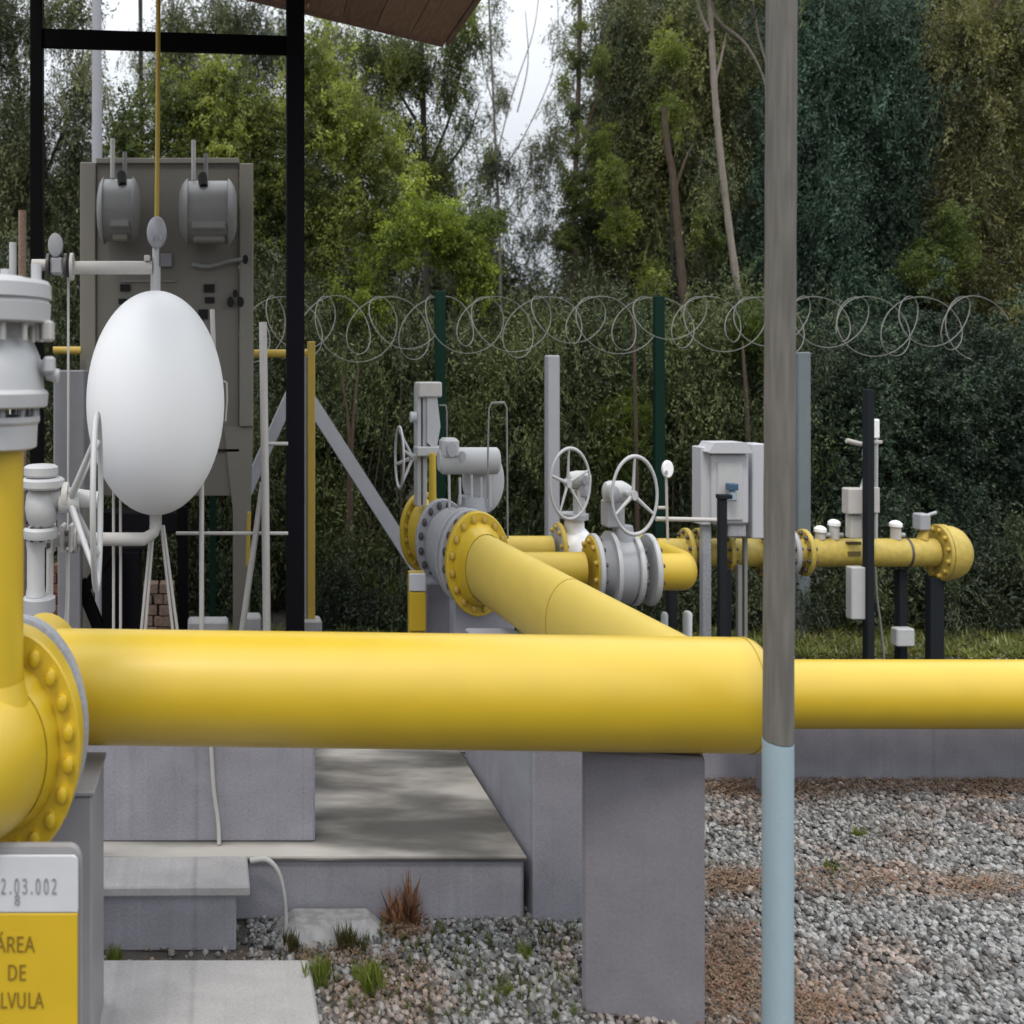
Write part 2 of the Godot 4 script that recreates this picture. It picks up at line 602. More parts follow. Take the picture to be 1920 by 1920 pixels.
# ================================================================ the scene
func _ready() -> void:
	rng.seed = 20240611
	st.begin(Mesh.PRIMITIVE_TRIANGLES)
	var cam := Camera3D.new()
	cam.name = "camera"
	add_child(cam)
	cam.position = Vector3(0, EYE, 0)
	var near := 0.05
	var attr := CameraAttributesPhysical.new()
	attr.frustum_focal_length = 50.0
	attr.exposure_aperture = 4.2
	attr.frustum_focus_distance = 5.2
	attr.frustum_near = near
	attr.frustum_far = 400.0
	cam.attributes = attr
	cam.set_frustum(1920.0 / FOCAL * near, Vector2(550.0 / FOCAL * near, -260.0 / FOCAL * near), near, 400.0)
	cam.current = true
	var we := WorldEnvironment.new()
	var env := Environment.new()
	var skym := ProceduralSkyMaterial.new()
	skym.sky_top_color = Color(0.97, 0.985, 1.0)
	skym.sky_horizon_color = Color(0.435, 0.45, 0.475)
	skym.sky_curve = 0.5
	skym.ground_horizon_color = Color(0.38, 0.38, 0.37)
	skym.ground_bottom_color = Color(0.30, 0.30, 0.29)
	skym.sky_energy_multiplier = 1.5
	skym.sun_angle_max = 1.0
	env.sky = Sky.new()
	env.sky.sky_material = skym
	env.background_mode = Environment.BG_SKY
	env.tonemap_mode = Environment.TONE_MAPPER_LINEAR
	env.tonemap_exposure = 1.04
	env.sdfgi_enabled = true
	env.ssao_enabled = true
	env.ssil_enabled = true
	we.environment = env
	we.name = "environment"
	add_child(we)
	var sun := DirectionalLight3D.new()
	sun.name = "sun"
	sun.light_color = Color(1.0, 0.97, 0.92)
	sun.light_energy = 0.5
	sun.light_angular_distance = 14.0
	sun.shadow_enabled = true
	sun.rotation_degrees = Vector3(-58, -20, 0)
	add_child(sun)
	materials()
	setting()
	concrete_works()
	shelter()
	fence()
	woods()
	vessel_corner()
	middle_valves()
	right_string()
	foreground()
	ground_cover()

# ---------------------------------------------------------------- ground and hill
func setting() -> void:
	org = Vector3.ZERO
	st.set_smooth_group(0)
	var nx := 60
	var nz := 60
	for i in nx:
		for j in nz:
			var x0 := -45.0 + 90.0 * i / nx
			var x1 := -45.0 + 90.0 * (i + 1) / nx
			var z0 := 12.0 - 22.6 * j / nz
			var z1 := 12.0 - 22.6 * (j + 1) / nz
			quad(Vector3(x0, 0, z0), Vector3(x1, 0, z0), Vector3(x1, 0, z1), Vector3(x0, 0, z1), Vector3.UP)
	solo("ground", M.soil, "earth and gravel ground of the station yard", "ground", "", "structure")
	st.set_smooth_group(0)
	nx = 90
	nz = 60
	for i in nx:
		for j in nz:
			var q := []
			for k in [[0, 0], [1, 0], [1, 1], [0, 1]]:
				var x: float = -45.0 + 90.0 * (i + k[0]) / nx
				var z: float = -10.6 - 60.0 * (j + k[1]) / nz
				q.append(Vector3(x, hill_height(x, z), z))
			quad(q[0], q[1], q[2], q[3], Vector3.UP)
	solo("hillside", M.hill_soil, "dark wooded bank rising behind the wire fence", "hillside", "", "structure")

# ---------------------------------------------------------------- concrete
func concrete_works() -> void:
	# raised slab with its nearer step at the left
	var ty := 0.22
	var t := thing("concrete_slab", "low grey concrete slab with water-stained top behind the gravel", "slab", Vector3(0.5, 0, -4.4))
	var xr := (985.0 - 410.0) * 4.33 / FOCAL
	var xl := -1.2
	box(Vector3((xl + xr) * 0.5, ty * 0.5 - 0.006, -4.345 - 0.9), Vector3(xr - xl, ty - 0.012, 1.8), 0.01)
	put("slab_body", M.slab_side, t)
	box(Vector3((xl + xr) * 0.5 + 0.004, ty - 0.004, -4.335 - 0.9), Vector3(xr - xl + 0.008, 0.016, 1.81), 0.005)
	put("slab_top", M.slab_top, t)
	t = thing("concrete_step", "grey concrete step with overhanging pale tread before the slab", "step", Vector3(-0.3, 0, -4.2))
	var sxr := (443.0 - 410.0) * 4.11 / FOCAL
	box(Vector3((xl + sxr) * 0.5, 0.094, -4.115 - 0.11), Vector3(sxr - xl, 0.188, 0.215), 0.006)
	put("riser", M.slab_side, t)
	var lip := (468.0 - 410.0) * 4.08 / FOCAL
	box(Vector3((xl + lip) * 0.5, 0.207, -4.075 - 0.128), Vector3(lip - xl, 0.034, 0.256), 0.006, Basis(Vector3.UP, 0.012))
	put("tread", M.paver, t)
	base(P(395, 1480, 4.2))
	# the plinth under the vessel corner
	t = thing("concrete_plinth", "large plain grey concrete block behind the long yellow pipe", "plinth", Vector3(-0.2, ty, -4.9))
	var pr := (591.0 - 410.0) * 4.47 / FOCAL
	box(Vector3((xl + pr) * 0.5, (ty + 0.70) * 0.5 + 0.002, -4.47 - 0.5), Vector3(pr - xl, 0.70 - ty, 1.0), 0.008)
	put("block", M.concrete, t)
	tube(smooth_path([P(392, 1340, 4.45), P(396, 1400, 4.45), P(401, 1480, 4.45), P(409, 1540, 4.45), P(411, 1583, 4.44)]), 0.012, 8)
	solo("conduit_pipe", M.hose, "thin pale conduit running down the face of the concrete block", "conduit")
	# hose and cement by the step
	org = P(530, 1740, 4.26)
	var hp := smooth_path([P(470, 1614, 4.30), P(500, 1612, 4.28), P(522, 1635, 4.27), P(533, 1680, 4.26), P(536, 1730, 4.25), P(534, 1775, 4.22)], 8)
	tube(hp, 0.011, 8)
	solo("hose", M.hose, "pale hose curving over the slab edge down to the gravel", "hose")
	for c in [[[510, 1705], [610, 1690], [720, 1715], [735, 1752], [640, 1772], [520, 1785]]]:
		org = G(620, 1750)
		st.set_smooth_group(-1)
		var cen := Vector3.ZERO
		for p in c:
			cen += G(p[0], p[1] + 8) / 6.0
		cen.y = 0.055
		cen.z -= 0.03
		for k in 6:
			var a := G(c[k][0], c[k][1] + 10)
			var b := G(c[(k + 1) % 6][0], c[(k + 1) % 6][1] + 10)
			a.z = maxf(a.z, -4.325)
			b.z = maxf(b.z, -4.325)
			var am := a.lerp(cen, 0.35) + Vector3(0, 0.035, 0)
			var bm := b.lerp(cen, 0.35) + Vector3(0, 0.035, 0)
			quad(a, b, bm, am, Vector3.UP + Vector3.BACK * 0.5)
			tri(am, bm, cen, Vector3.UP)
		solo("cement_patch", M.cement, "pale spilled cement lump against the foot of the slab", "cement")
	# paving slab at the front
	org = Vector3(-0.2, 0, -3.5)
	var x2 := (581.0 - 410.0) * 3.97 / FOCAL
	box(Vector3((x2 - 1.4) * 0.5, 0.018, -3.97 + 0.6), Vector3(x2 + 1.4, 0.05, 1.2), 0.008)
	solo("paving_slab", M.paver, "flat pale paving slab set in the gravel at the front", "paving slab")
	# long wall under the diagonal pipe
	org = Vector3(1.1, 0, -4.6)
	var wl := (1000.0 - 410.0) * 4.33 / FOCAL
	box(Vector3(wl + 0.105, 0.38, -4.33 - 0.6), Vector3(0.21, 0.76, 1.2), 0.006)
	solo("concrete_wall", M.concrete, "grey concrete support wall under the diagonal yellow pipe", "wall")
	# column under the elbow
	org = P(1205, 1910, 3.68)
	org.y = 0.0
	var rot := Basis(Vector3.UP, -0.28)
	var cc := P(1204, 700, 3.67)
	box(Vector3(cc.x + 0.035, 0.385, -3.67 - 0.115), Vector3(0.335, 0.77, 0.24), 0.010, rot)
	solo("concrete_column", M.column, "tall grey concrete column carrying the blunt end of the long yellow pipe", "column")
	# low wall at the right
	org = Vector3(3.0, 0, -5.9)
	box(Vector3(3.4, 0.2, -5.83 - 0.09), Vector3(3.0, 0.4, 0.18), 0.006)
	solo("low_wall", M.concrete, "low grey concrete kerb wall beneath the right yellow pipe", "wall")
	# pedestals beneath the middle valves
	org = P(905, 1190, 6.3)
	org.y = 0
	pillar(852, 1126, 965, 6.265, 0.14, 0.0, 0.006)
	solo("concrete_pedestal", M.concrete, "dark grey concrete pedestal under the bolted yellow flange", "pedestal", "pedestals under the middle valves")
	org = P(825, 1190, 6.62)
	org.y = 0
	pillar(801, 1094, 853, 6.6, 0.4, 0.0, 0.006)
	solo("concrete_pedestal", M.concrete, "lighter grey concrete pedestal right of the small yellow marker", "pedestal", "pedestals under the middle valves")

# ---------------------------------------------------------------- shelter
func shelter() -> void:
	org = P(68, 1300, 7.0)
	org.y = 0
	pillar(56, -90, 79, 7.0, 0.09, 0.0, 0.004)
	solo("shelter_post", M.black, "black steel shelter post at far left behind the valve", "post", "black posts of the shelter")
	org = P(553, 1300, 7.0)
	org.y = 0
	pillar(538, -90, 571, 7.0, 0.12, 0.0, 0.004)
	solo("shelter_post", M.black_post, "black steel shelter post right of the instrument panel", "post", "black posts of the shelter")
	org = P(300, 80, 7.0)
	beam(P(78, 72, 7.05), P(539, 86, 7.05), 0.05, 0.098, false)
	solo("shelter_beam", M.black, "black steel beam joining the two shelter posts", "beam")
	# the roof: boards running from back to front under rafters
	var t := thing("shelter_roof", "brown boarded roof corner sloping over the black posts", "roof", P(600, 30, 7.2))
	var nb := 12
	var left := P(60, -105, 7.3)
	var right := P(834, 79, 7.3)
	for i in nb:
		var a := left.lerp(right, float(i) / nb)
		var b := left.lerp(right, float(i + 1) / nb)
		var g := (b - a).normalized() * 0.002
		a += g
		b -= g
		var up := Vector3(-(b - a).y, (b - a).x, 0).normalized()
		var fz := Vector3(0, 0, 3.2)
		var th := up * 0.03
		st.set_smooth_group(-1)
		quad(a, b, b + fz, a + fz, -up)
		quad(a + th, b + th, b + th + fz, a + th + fz, up)
		quad(a, b, b + th, a + th, Vector3.FORWARD)
		quad(a + fz, b + fz, b + th + fz, a + th + fz, Vector3.BACK)
		quad(a, a + th, a + th + fz, a + fz, a - b)
		quad(b, b + th, b + th + fz, b + fz, b - a)
		put("roof_board", M.roof_wood if i % 3 else M.roof_wood_dark, t)
	var n2 := Vector3(-(right - left).y, (right - left).x, 0).normalized()
	beam(left - Vector3(0, 0, 0.03) + n2 * 0.02, right - Vector3(0, 0, 0.03) + n2 * 0.02, 0.04, 0.075, false)
	put("fascia", M.roof_wood_dark, t)
	beam(right + n2 * 0.015 + Vector3(0.012, 0, 0), right + n2 * 0.015 + Vector3(0.012, 0, 3.2), 0.02, 0.07, false)
	put("edge_trim", M.roof_wood_dark, t)
	st.set_smooth_group(-1)
	var up2 := n2 * 0.034
	quad(left + up2, right + up2, right + up2 + Vector3(0, 0, 3.2), left + up2 + Vector3(0, 0, 3.2), n2)
	put("roof_sheet", M.panel, t)

# ---------------------------------------------------------------- fence
func fence() -> void:
	var posts := [
		[1028, 666, 1050, 9.0, "pale concrete fence post behind the left grey handwheel"],
		[1497, 660, 1521, 9.0, "fence post painted with darker teal haze just right of the tall timber post"]]
	for p in posts:
		org = P((p[0] + p[2]) * 0.5, 1190, p[3])
		org.y = 0
		pillar(p[0], p[1], p[2], p[3], 0.11, 0.0, 0.008)
		solo("fence_post", M.fence_concrete if p[0] < 1300 else M.teal_cast_concrete, p[4], "fence post", "concrete posts of the fence")
	var t := thing("fence_brace_post", "concrete corner fence post with two slanting braces beside black post", "fence post", Vector3(P(556, 700, 8.9).x, 0, -8.9))
	pillar(541, 660, 569, 8.9, 0.12, 0.0, 0.008)
	put("post", M.fence_concrete, t)
	var a := P(566, 728, 8.93)
	var b := P(868, 1198, 8.93)
	beam(a, b, 0.11, 0.13)
	put("brace", M.fence_concrete, t)
	beam(P(545, 740, 8.93), P(452, 944, 8.95), 0.11, 0.13)
	put("brace", M.fence_concrete, t)
	var gp := [[817, 545, 836, "dark green fence post above the grey valve column"], [1229, 555, 1247, "dark green fence post above the right grey handwheel"], [393, 900, 405, "dark green fence post glimpsed between the vessel legs"]]
	for p in gp:
		org = P((p[0] + p[2]) * 0.5, 1190, 9.15)
		org.y = 0
		pillar(p[0], p[1], p[2], 9.15, 0.06, 0.0, 0.004)
		solo("green_fence_post", M.mesh_green, p[3], "fence post", "green posts of the fence")
	# welded mesh
	org = Vector3(1.5, 0, -9.12)
	st.set_smooth_group(-1)
	var x0 := -3.5
	var x1 := 7.0
	for k in 21:
		var y := 0.06 + 0.1 * k
		beam(Vector3(x0, y, -9.12), Vector3(x1, y, -9.12), 0.0014, 0.0014, false)
	var x := x0
	while x < x1:
		beam(Vector3(x, 0.0, -9.124), Vector3(x, 2.08, -9.124), 0.0012, 0.0012, false)
		x += 0.062
	solo("mesh_fence", M.fence_wire, "dark green welded wire mesh fence along the trees", "fence")
	# concertina wire
	t = thing("razor_wire", "coiled razor wire running along the top of the fence", "razor wire", P(1150, 660, 9.1))
	for s in [0, 1]:
		var path := []
		var n := 24 * 24
		var px0 := 455.0
		var px1 := 1850.0
		for i in n:
			var f := float(i) / n
			var ph: float = f * TAU * 14.0 * (1.0 if s == 0 else -1.0) + s * 1.9
			var wob := 9.0 * sin(f * 37.0 + s * 2.0) + 7.0 * sin(f * 83.0 + s)
			var cx := lerpf(px0, px1, f) + (44.0 + wob) * cos(ph)
			var cy := 608.0 + wob * 0.8 + (52.0 + wob * 0.7) * sin(ph)
			path.append(P(cx, cy, 9.1 + 0.16 * cos(ph + 0.8)))
		tube(path, 0.0036, 5, true, false, false)
		put("coil", M.razor_steel, t)

# ---------------------------------------------------------------- woods
func woods() -> void:
	var dk := Color(0.028, 0.042, 0.014)
	var md := Color(0.07, 0.105, 0.022)
	var ol := Color(0.15, 0.165, 0.05)
	var br := Color(0.40, 0.44, 0.115)
	var bl := Color(0.065, 0.125, 0.078)  # hazy teal cast right of the timber post put into the leaf colour
	tree("broadleaf_tree", "bright yellow-green broadleaf tree above the instrument panel", 11.0, [[600, 1100], [590, 800], [560, 520], [520, 330], [470, 200]], 0.09, 0.03, M.grey_trunk,
		[[[560, 520], [640, 400], [700, 300]], [[560, 540], [430, 420], [360, 330]], [[520, 330], [600, 240], [650, 180]], [[530, 380], [470, 260], [420, 180]]],
		[[255, 245, 40, 35, 110], [330, 190, 50, 40, 150], [410, 160, 50, 35, 150], [420, 250, 70, 50, 260], [500, 215, 50, 50, 190], [500, 330, 60, 50, 210], [610, 180, 50, 55, 190], [650, 255, 60, 45, 210], [710, 300, 45, 45, 150], [600, 390, 80, 40, 220], [500, 410, 45, 60, 240], [690, 400, 40, 40, 130], [590, 110, 40, 35, 120], [360, 290, 60, 50, 200], [560, 460, 40, 40, 120]], "broad", M.leaf, Color(0.055, 0.078, 0.024), br, 1.0, 0.2)
	tree("shrub_tree", "small yellow-green sapling below the gap of sky left of centre", 10.6, [[860, 1100], [855, 800], [850, 560], [840, 430]], 0.03, 0.012, M.brown_trunk, [],
		[[850, 440, 40, 50, 190], [890, 500, 45, 40, 170], [800, 400, 35, 30, 90], [690, 540, 50, 40, 140], [740, 470, 40, 40, 110], [900, 420, 30, 30, 60]], "broad", M.leaf, md, Color(0.30, 0.37, 0.06), 0.9, 0.13)
	tree("dark_tree", "dark loose-leaved tree at the far left behind the black post", 12.0, [[110, 1000], [100, 600], [80, 250], [60, -60]], 0.06, 0.03, M.dark_trunk,
		[[[90, 420], [20, 250], [-20, 180]], [[85, 330], [140, 180], [160, 60]], [[92, 500], [30, 400], [0, 330]]],
		[[20, 40, 60, 60, 260], [120, 30, 70, 45, 210], [160, 150, 30, 60, 90], [25, 190, 50, 60, 130], [40, 290, 60, 60, 200], [130, 240, 40, 60, 110], [40, 420, 80, 80, 330], [120, 330, 50, 50, 150], [120, 120, 50, 30, 50], [-80, 300, 50, 280, 500]], "hang", M.leaf_dark, dk, Color(0.17, 0.185, 0.075), 0.95, 0.2)
	tree("gum_tree", "tall gum tree rising behind the black shelter beam", 14.0, [[268, 1000], [266, 500], [264, 100], [262, -120]], 0.05, 0.032, M.dark_trunk,
		[[[264, 200], [330, 60], [360, -60]], [[266, 330], [210, 220], [200, 170]]],
		[[325, 60, 50, 60, 180], [420, 50, 70, 50, 220], [490, 80, 40, 50, 140], [230, 260, 40, 40, 90], [580, 120, 50, 40, 110], [290, 130, 30, 50, 70]], "hang", M.leaf_dark, dk, ol, 1.0, 0.2)
	tree("gum_tree", "dark-trunked gum with drooping leaves right of the roof corner", 13.0, [[800, 1050], [800, 600], [796, 300], [790, 80], [786, -60]], 0.055, 0.04, M.dark_trunk,
		[[[797, 330], [850, 200], [870, 60]], [[795, 250], [740, 160], [700, 90]], [[797, 360], [870, 270], [900, 190]]],
		[[730, 130, 50, 45, 230], [800, 120, 40, 50, 150], [850, 60, 28, 50, 120], [880, 20, 30, 30, 60], [850, 170, 30, 60, 100], [880, 130, 14, 60, 50], [770, 240, 40, 50, 120], [830, 320, 50, 40, 110], [770, 340, 50, 40, 110], [690, 80, 45, 30, 100], [900, 250, 16, 30, 20], [740, 300, 40, 60, 110]], "hang", M.leaf, dk, Color(0.25, 0.29, 0.07), 0.9, 0.16)
	tree("thin_tree", "thin bare grey sapling standing in the gap of sky", 15.0, [[945, 1000], [938, 500], [928, 250], [922, 120], [915, -40]], 0.03, 0.018, M.grey_trunk,
		[[[930, 300], [960, 180], [1000, 60], [1012, -30]], [[932, 330], [980, 260], [1040, 120], [1045, -20]], [[936, 420], [1000, 320], [1030, 260]], [[926, 200], [905, 120], [895, 40]], [[970, 210], [990, 120], [985, 20]], [[935, 380], [910, 300], [900, 240]]],
		[[920, 320, 50, 30, 70], [1010, 340, 40, 25, 30], [925, 60, 16, 80, 70], [930, 190, 22, 60, 60], [1056, 180, 12, 90, 90], [1030, 270, 34, 30, 110], [965, 300, 50, 25, 110], [885, 220, 26, 60, 60], [1040, 90, 14, 50, 30], [990, 420, 60, 50, 120], [1000, 330, 60, 40, 80]], "hang", M.leaf_dark, dk, ol, 0.8, 0.13)
	tree("ivy_tree", "ivy-clad trunk at the right edge of the sky gap", 13.0, [[1064, 1050], [1068, 700], [1074, 450], [1084, 200], [1088, -60]], 0.05, 0.035, M.brown_trunk,
		[[[1080, 300], [1120, 180], [1150, 60]]],
		[[1087, 40, 6, 60, 60], [1084, 140, 7, 70, 70], [1080, 240, 8, 70, 80], [1072, 350, 14, 70, 130], [1066, 440, 24, 60, 170], [1120, 110, 20, 60, 60], [1120, 270, 22, 80, 110], [1110, 400, 30, 60, 130]], "broad", M.leaf, dk, Color(0.18, 0.22, 0.045), 0.7, 0.08)
	tree("dense_tree", "dense dark green tree right of the ivy-clad trunk", 13.5, [[1180, 1050], [1185, 700], [1200, 300], [1230, 40], [1240, -80]], 0.07, 0.05, M.dark_trunk,
		[[[1200, 330], [1160, 200], [1140, 60]], [[1205, 280], [1270, 140], [1300, 20]]],
		[[1170, 60, 40, 70, 330], [1240, 130, 60, 110, 700], [1165, 220, 40, 90, 420], [1200, 330, 80, 110, 800], [1140, 420, 70, 80, 520], [1290, 60, 70, 90, 560], [1290, 260, 70, 100, 700], [1360, 160, 60, 160, 700], [1390, 380, 50, 150, 600]], "hang", M.leaf_dark, Color(0.035, 0.05, 0.018), Color(0.22, 0.225, 0.07), 1.0, 0.22)
	tree("pale_olive_tree", "sprays of lighter olive leaves before the dense dark tree", 11.8, [[1262, 1050], [1262, 700], [1258, 300], [1262, 150]], 0.025, 0.01, M.dark_trunk, [],
		[[1258, 90, 24, 40, 90], [1262, 210, 26, 40, 80], [1165, 420, 30, 40, 90], [1330, 420, 25, 50, 60], [1215, 510, 40, 40, 80], [1130, 330, 30, 40, 60]], "broad", M.leaf, md, Color(0.24, 0.27, 0.055), 0.85, 0.10)  # leaf colour set to a paler olive than the tree behind
	tree("leaning_tree", "slender pale-barked trunk leaning across the dark wood", 10.4, [[1430, 1050], [1412, 760], [1401, 660], [1380, 520], [1360, 370], [1343, 210], [1335, 90], [1328, -60]], 0.044, 0.034, M.pale_trunk,
		[[[1331, 20], [1355, 48], [1395, 80], [1425, 130], [1440, 180]], [[1341, 150], [1352, 110], [1362, 60]], [[1405, -30], [1420, 60], [1440, 130]], [[1328, 60], [1312, 20], [1300, -30]]],
		[[1335, -110, 60, 50, 200], [1420, -100, 60, 50, 200]], "hang", M.leaf_dark, dk, ol, 1.0)
	tree("brown_tree", "thick brown trunk half hidden left of the leaning pale trunk", 10.7, [[1290, 1050], [1287, 640], [1280, 540], [1272, 440], [1262, 330], [1252, 280], [1245, 200]], 0.065, 0.03, M.brown_trunk,
		[[[1265, 360], [1285, 300], [1300, 270]]],
		[[1320, 590, 20, 50, 60], [1230, 620, 30, 60, 90], [1330, 330, 30, 50, 70]], "hang", M.leaf_dark, dk, ol, 0.8, 0.13)
	tree("dark_conifer", "deep blue-green tree filling the view right of the timber post", 12.5, [[1580, 1050], [1585, 600], [1590, 200], [1600, -80]], 0.09, 0.06, M.dark_trunk,
		[[[1588, 300], [1520, 200], [1480, 120]], [[1590, 250], [1700, 120], [1740, 30]], [[1586, 420], [1680, 330], [1740, 320]]],
		[[1520, 60, 80, 90, 800], [1640, 60, 90, 90, 900], [1530, 240, 80, 110, 950], [1660, 230, 90, 110, 1000], [1540, 430, 80, 110, 900], [1660, 420, 90, 100, 900], [1580, 590, 110, 80, 800], [1470, 330, 50, 200, 600], [1720, 560, 60, 80, 450]], "hang", M.leaf_dark, Color(0.020, 0.045, 0.029), bl, 1.0, 0.24)
	tree("olive_tree", "brownish olive tree at the far right of the wood", 12.0, [[1850, 1050], [1850, 600], [1860, 200], [1870, -80]], 0.08, 0.05, M.brown_trunk,
		[[[1852, 450], [1800, 320], [1770, 220]], [[1855, 300], [1910, 180], [1940, 80]], [[1850, 560], [1790, 480], [1760, 470]]],
		[[1790, 60, 60, 80, 400], [1890, 60, 70, 80, 500], [1810, 210, 60, 90, 460], [1900, 220, 60, 90, 460], [1800, 380, 70, 90, 520], [1900, 400, 60, 100, 500], [1850, 560, 90, 90, 600], [1780, 470, 50, 60, 220]], "hang", M.leaf, Color(0.075, 0.078, 0.04), Color(0.30, 0.295, 0.14), 0.95, 0.18)
	tree("green_spray_tree", "lighter green leafy spray low at the right above the coils", 11.5, [[1760, 1050], [1765, 700], [1770, 480]], 0.03, 0.012, M.dark_trunk, [],
		[[1775, 430, 35, 35, 110], [1740, 490, 40, 35, 100], [1800, 470, 30, 30, 60]], "broad", M.leaf, md, Color(0.18, 0.22, 0.065), 0.8, 0.10)
	# bushes along the fence and the wood behind
	var u := thing("undergrowth", "tangled dark green undergrowth behind the wire fence", "undergrowth", Vector3(2, 0, -10.5))
	u.set_meta("kind", "stuff")
	crown(u, 10.4, [[640, 760, 120, 120, 1300], [640, 980, 130, 160, 1700], [760, 700, 90, 100, 800], [860, 780, 120, 140, 1300], [990, 720, 110, 120, 1200], [980, 900, 130, 150, 1500], [1120, 700, 110, 110, 1200], [1130, 880, 120, 160, 1600], [1260, 760, 110, 140, 1300], [1330, 920, 120, 170, 1700], [1420, 760, 80, 150, 1000], [1400, 620, 70, 60, 300]], "hang", M.leaf_dark, Color(0.03, 0.045, 0.016), Color(0.13, 0.16, 0.05), 1.0, 0.24, "foliage")
	crown(u, 10.7, [[1540, 760, 110, 130, 1500], [1560, 960, 120, 160, 1800], [1700, 760, 110, 130, 1500], [1720, 960, 120, 170, 1900], [1860, 760, 110, 130, 1500], [1880, 960, 120, 170, 1900], [2010, 860, 110, 250, 1800]], "broad", M.leaf_dark, Color(0.013, 0.028, 0.017), Color(0.062, 0.105, 0.056), 1.0, 0.24, "foliage")  # these right-hand leaves carry the painted teal cast too
	crown(u, 10.2, [[30, 620, 90, 130, 900], [140, 900, 120, 200, 1500], [300, 950, 120, 180, 1200], [440, 1000, 100, 150, 1000], [520, 640, 60, 100, 600], [0, 900, 110, 200, 1200], [500, 850, 90, 140, 900], [-130, 760, 110, 330, 1500]], "hang", M.leaf_dark, dk, Color(0.10, 0.115, 0.04), 1.0, 0.24, "foliage")
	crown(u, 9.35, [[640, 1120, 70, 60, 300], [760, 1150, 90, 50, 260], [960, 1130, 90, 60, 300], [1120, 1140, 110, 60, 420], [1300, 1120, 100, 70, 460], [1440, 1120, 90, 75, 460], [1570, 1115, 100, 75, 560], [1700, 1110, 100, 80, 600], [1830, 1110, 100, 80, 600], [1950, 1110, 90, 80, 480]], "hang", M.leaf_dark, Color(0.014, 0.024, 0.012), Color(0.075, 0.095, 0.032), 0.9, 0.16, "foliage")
	crown(u, 9.9, [[1165, 830, 30, 60, 110], [1130, 870, 50, 40, 90], [1190, 790, 20, 30, 40], [690, 1140, 90, 40, 160], [1420, 640, 40, 50, 80]], "needle", M.leaf, md, Color(0.15, 0.19, 0.03), 1.1, 0.12, "foliage")
	org = u.position
	for i in 16:
		var px := rnd(600, 1420)
		var py := rnd(640, 900)
		var dd := rnd(9.7, 10.0)
		var lean := rnd(-40, 40)
		tube(smooth_path([P(px + lean * 0.2, 1180, dd), P(px, py + 200, dd), P(px - lean * 0.5, py + 60, dd), P(px - lean, py - 40, dd)], 4), [0.012, 0.011, 0.011, 0.010, 0.009, 0.008, 0.008, 0.007, 0.006, 0.006, 0.005, 0.004, 0.003], 5)
	var stems := put("stems", M.brown_trunk, u)
	stems.set_meta("kind", "stuff")
	org = u.position
	for f in [[650, 1050, 655, 830, 640, 700], [658, 1050, 660, 830, 672, 690], [1195, 1050, 1192, 800, 1188, 560], [1405, 900, 1400, 760, 1392, 640]]:
		tube(smooth_path([P(f[0], f[1], 9.6), P(f[2], f[3], 9.6), P(f[4], f[5], 9.65)], 5), [0.03, 0.03, 0.028, 0.027, 0.026, 0.024, 0.022, 0.02, 0.017, 0.014, 0.01], 7)
	put("stems", M.brown_trunk, u).set_meta("kind", "stuff")
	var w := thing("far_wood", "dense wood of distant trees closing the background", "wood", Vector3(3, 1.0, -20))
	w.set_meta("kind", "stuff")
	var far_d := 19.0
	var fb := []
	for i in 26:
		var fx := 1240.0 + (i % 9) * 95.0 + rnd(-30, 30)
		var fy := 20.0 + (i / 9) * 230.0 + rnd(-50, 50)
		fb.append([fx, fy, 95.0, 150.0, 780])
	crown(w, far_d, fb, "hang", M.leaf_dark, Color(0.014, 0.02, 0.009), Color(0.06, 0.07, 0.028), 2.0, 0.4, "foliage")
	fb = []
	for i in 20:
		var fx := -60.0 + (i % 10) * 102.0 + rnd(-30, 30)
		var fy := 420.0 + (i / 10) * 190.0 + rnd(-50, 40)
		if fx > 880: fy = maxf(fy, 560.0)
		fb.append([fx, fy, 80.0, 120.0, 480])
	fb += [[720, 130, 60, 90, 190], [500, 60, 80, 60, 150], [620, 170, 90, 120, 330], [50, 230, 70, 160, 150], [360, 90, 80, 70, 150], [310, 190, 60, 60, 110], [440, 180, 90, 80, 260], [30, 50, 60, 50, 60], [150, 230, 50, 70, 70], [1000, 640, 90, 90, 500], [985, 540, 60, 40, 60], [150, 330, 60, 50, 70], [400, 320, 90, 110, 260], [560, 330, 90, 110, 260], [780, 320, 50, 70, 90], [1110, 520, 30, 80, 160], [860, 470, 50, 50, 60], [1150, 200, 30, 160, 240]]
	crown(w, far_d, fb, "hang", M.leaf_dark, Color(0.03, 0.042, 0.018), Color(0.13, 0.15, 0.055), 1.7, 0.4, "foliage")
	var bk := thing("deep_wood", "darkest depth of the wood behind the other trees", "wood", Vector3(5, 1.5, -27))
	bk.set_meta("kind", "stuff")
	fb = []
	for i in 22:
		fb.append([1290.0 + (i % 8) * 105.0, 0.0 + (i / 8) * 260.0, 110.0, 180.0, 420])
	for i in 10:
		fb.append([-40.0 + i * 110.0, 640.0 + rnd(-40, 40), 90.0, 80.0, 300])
	crown(bk, 26.0, fb, "hang", M.leaf_dark, Color(0.006, 0.010, 0.005), Color(0.025, 0.032, 0.013), 3.2, 0.6, "foliage")

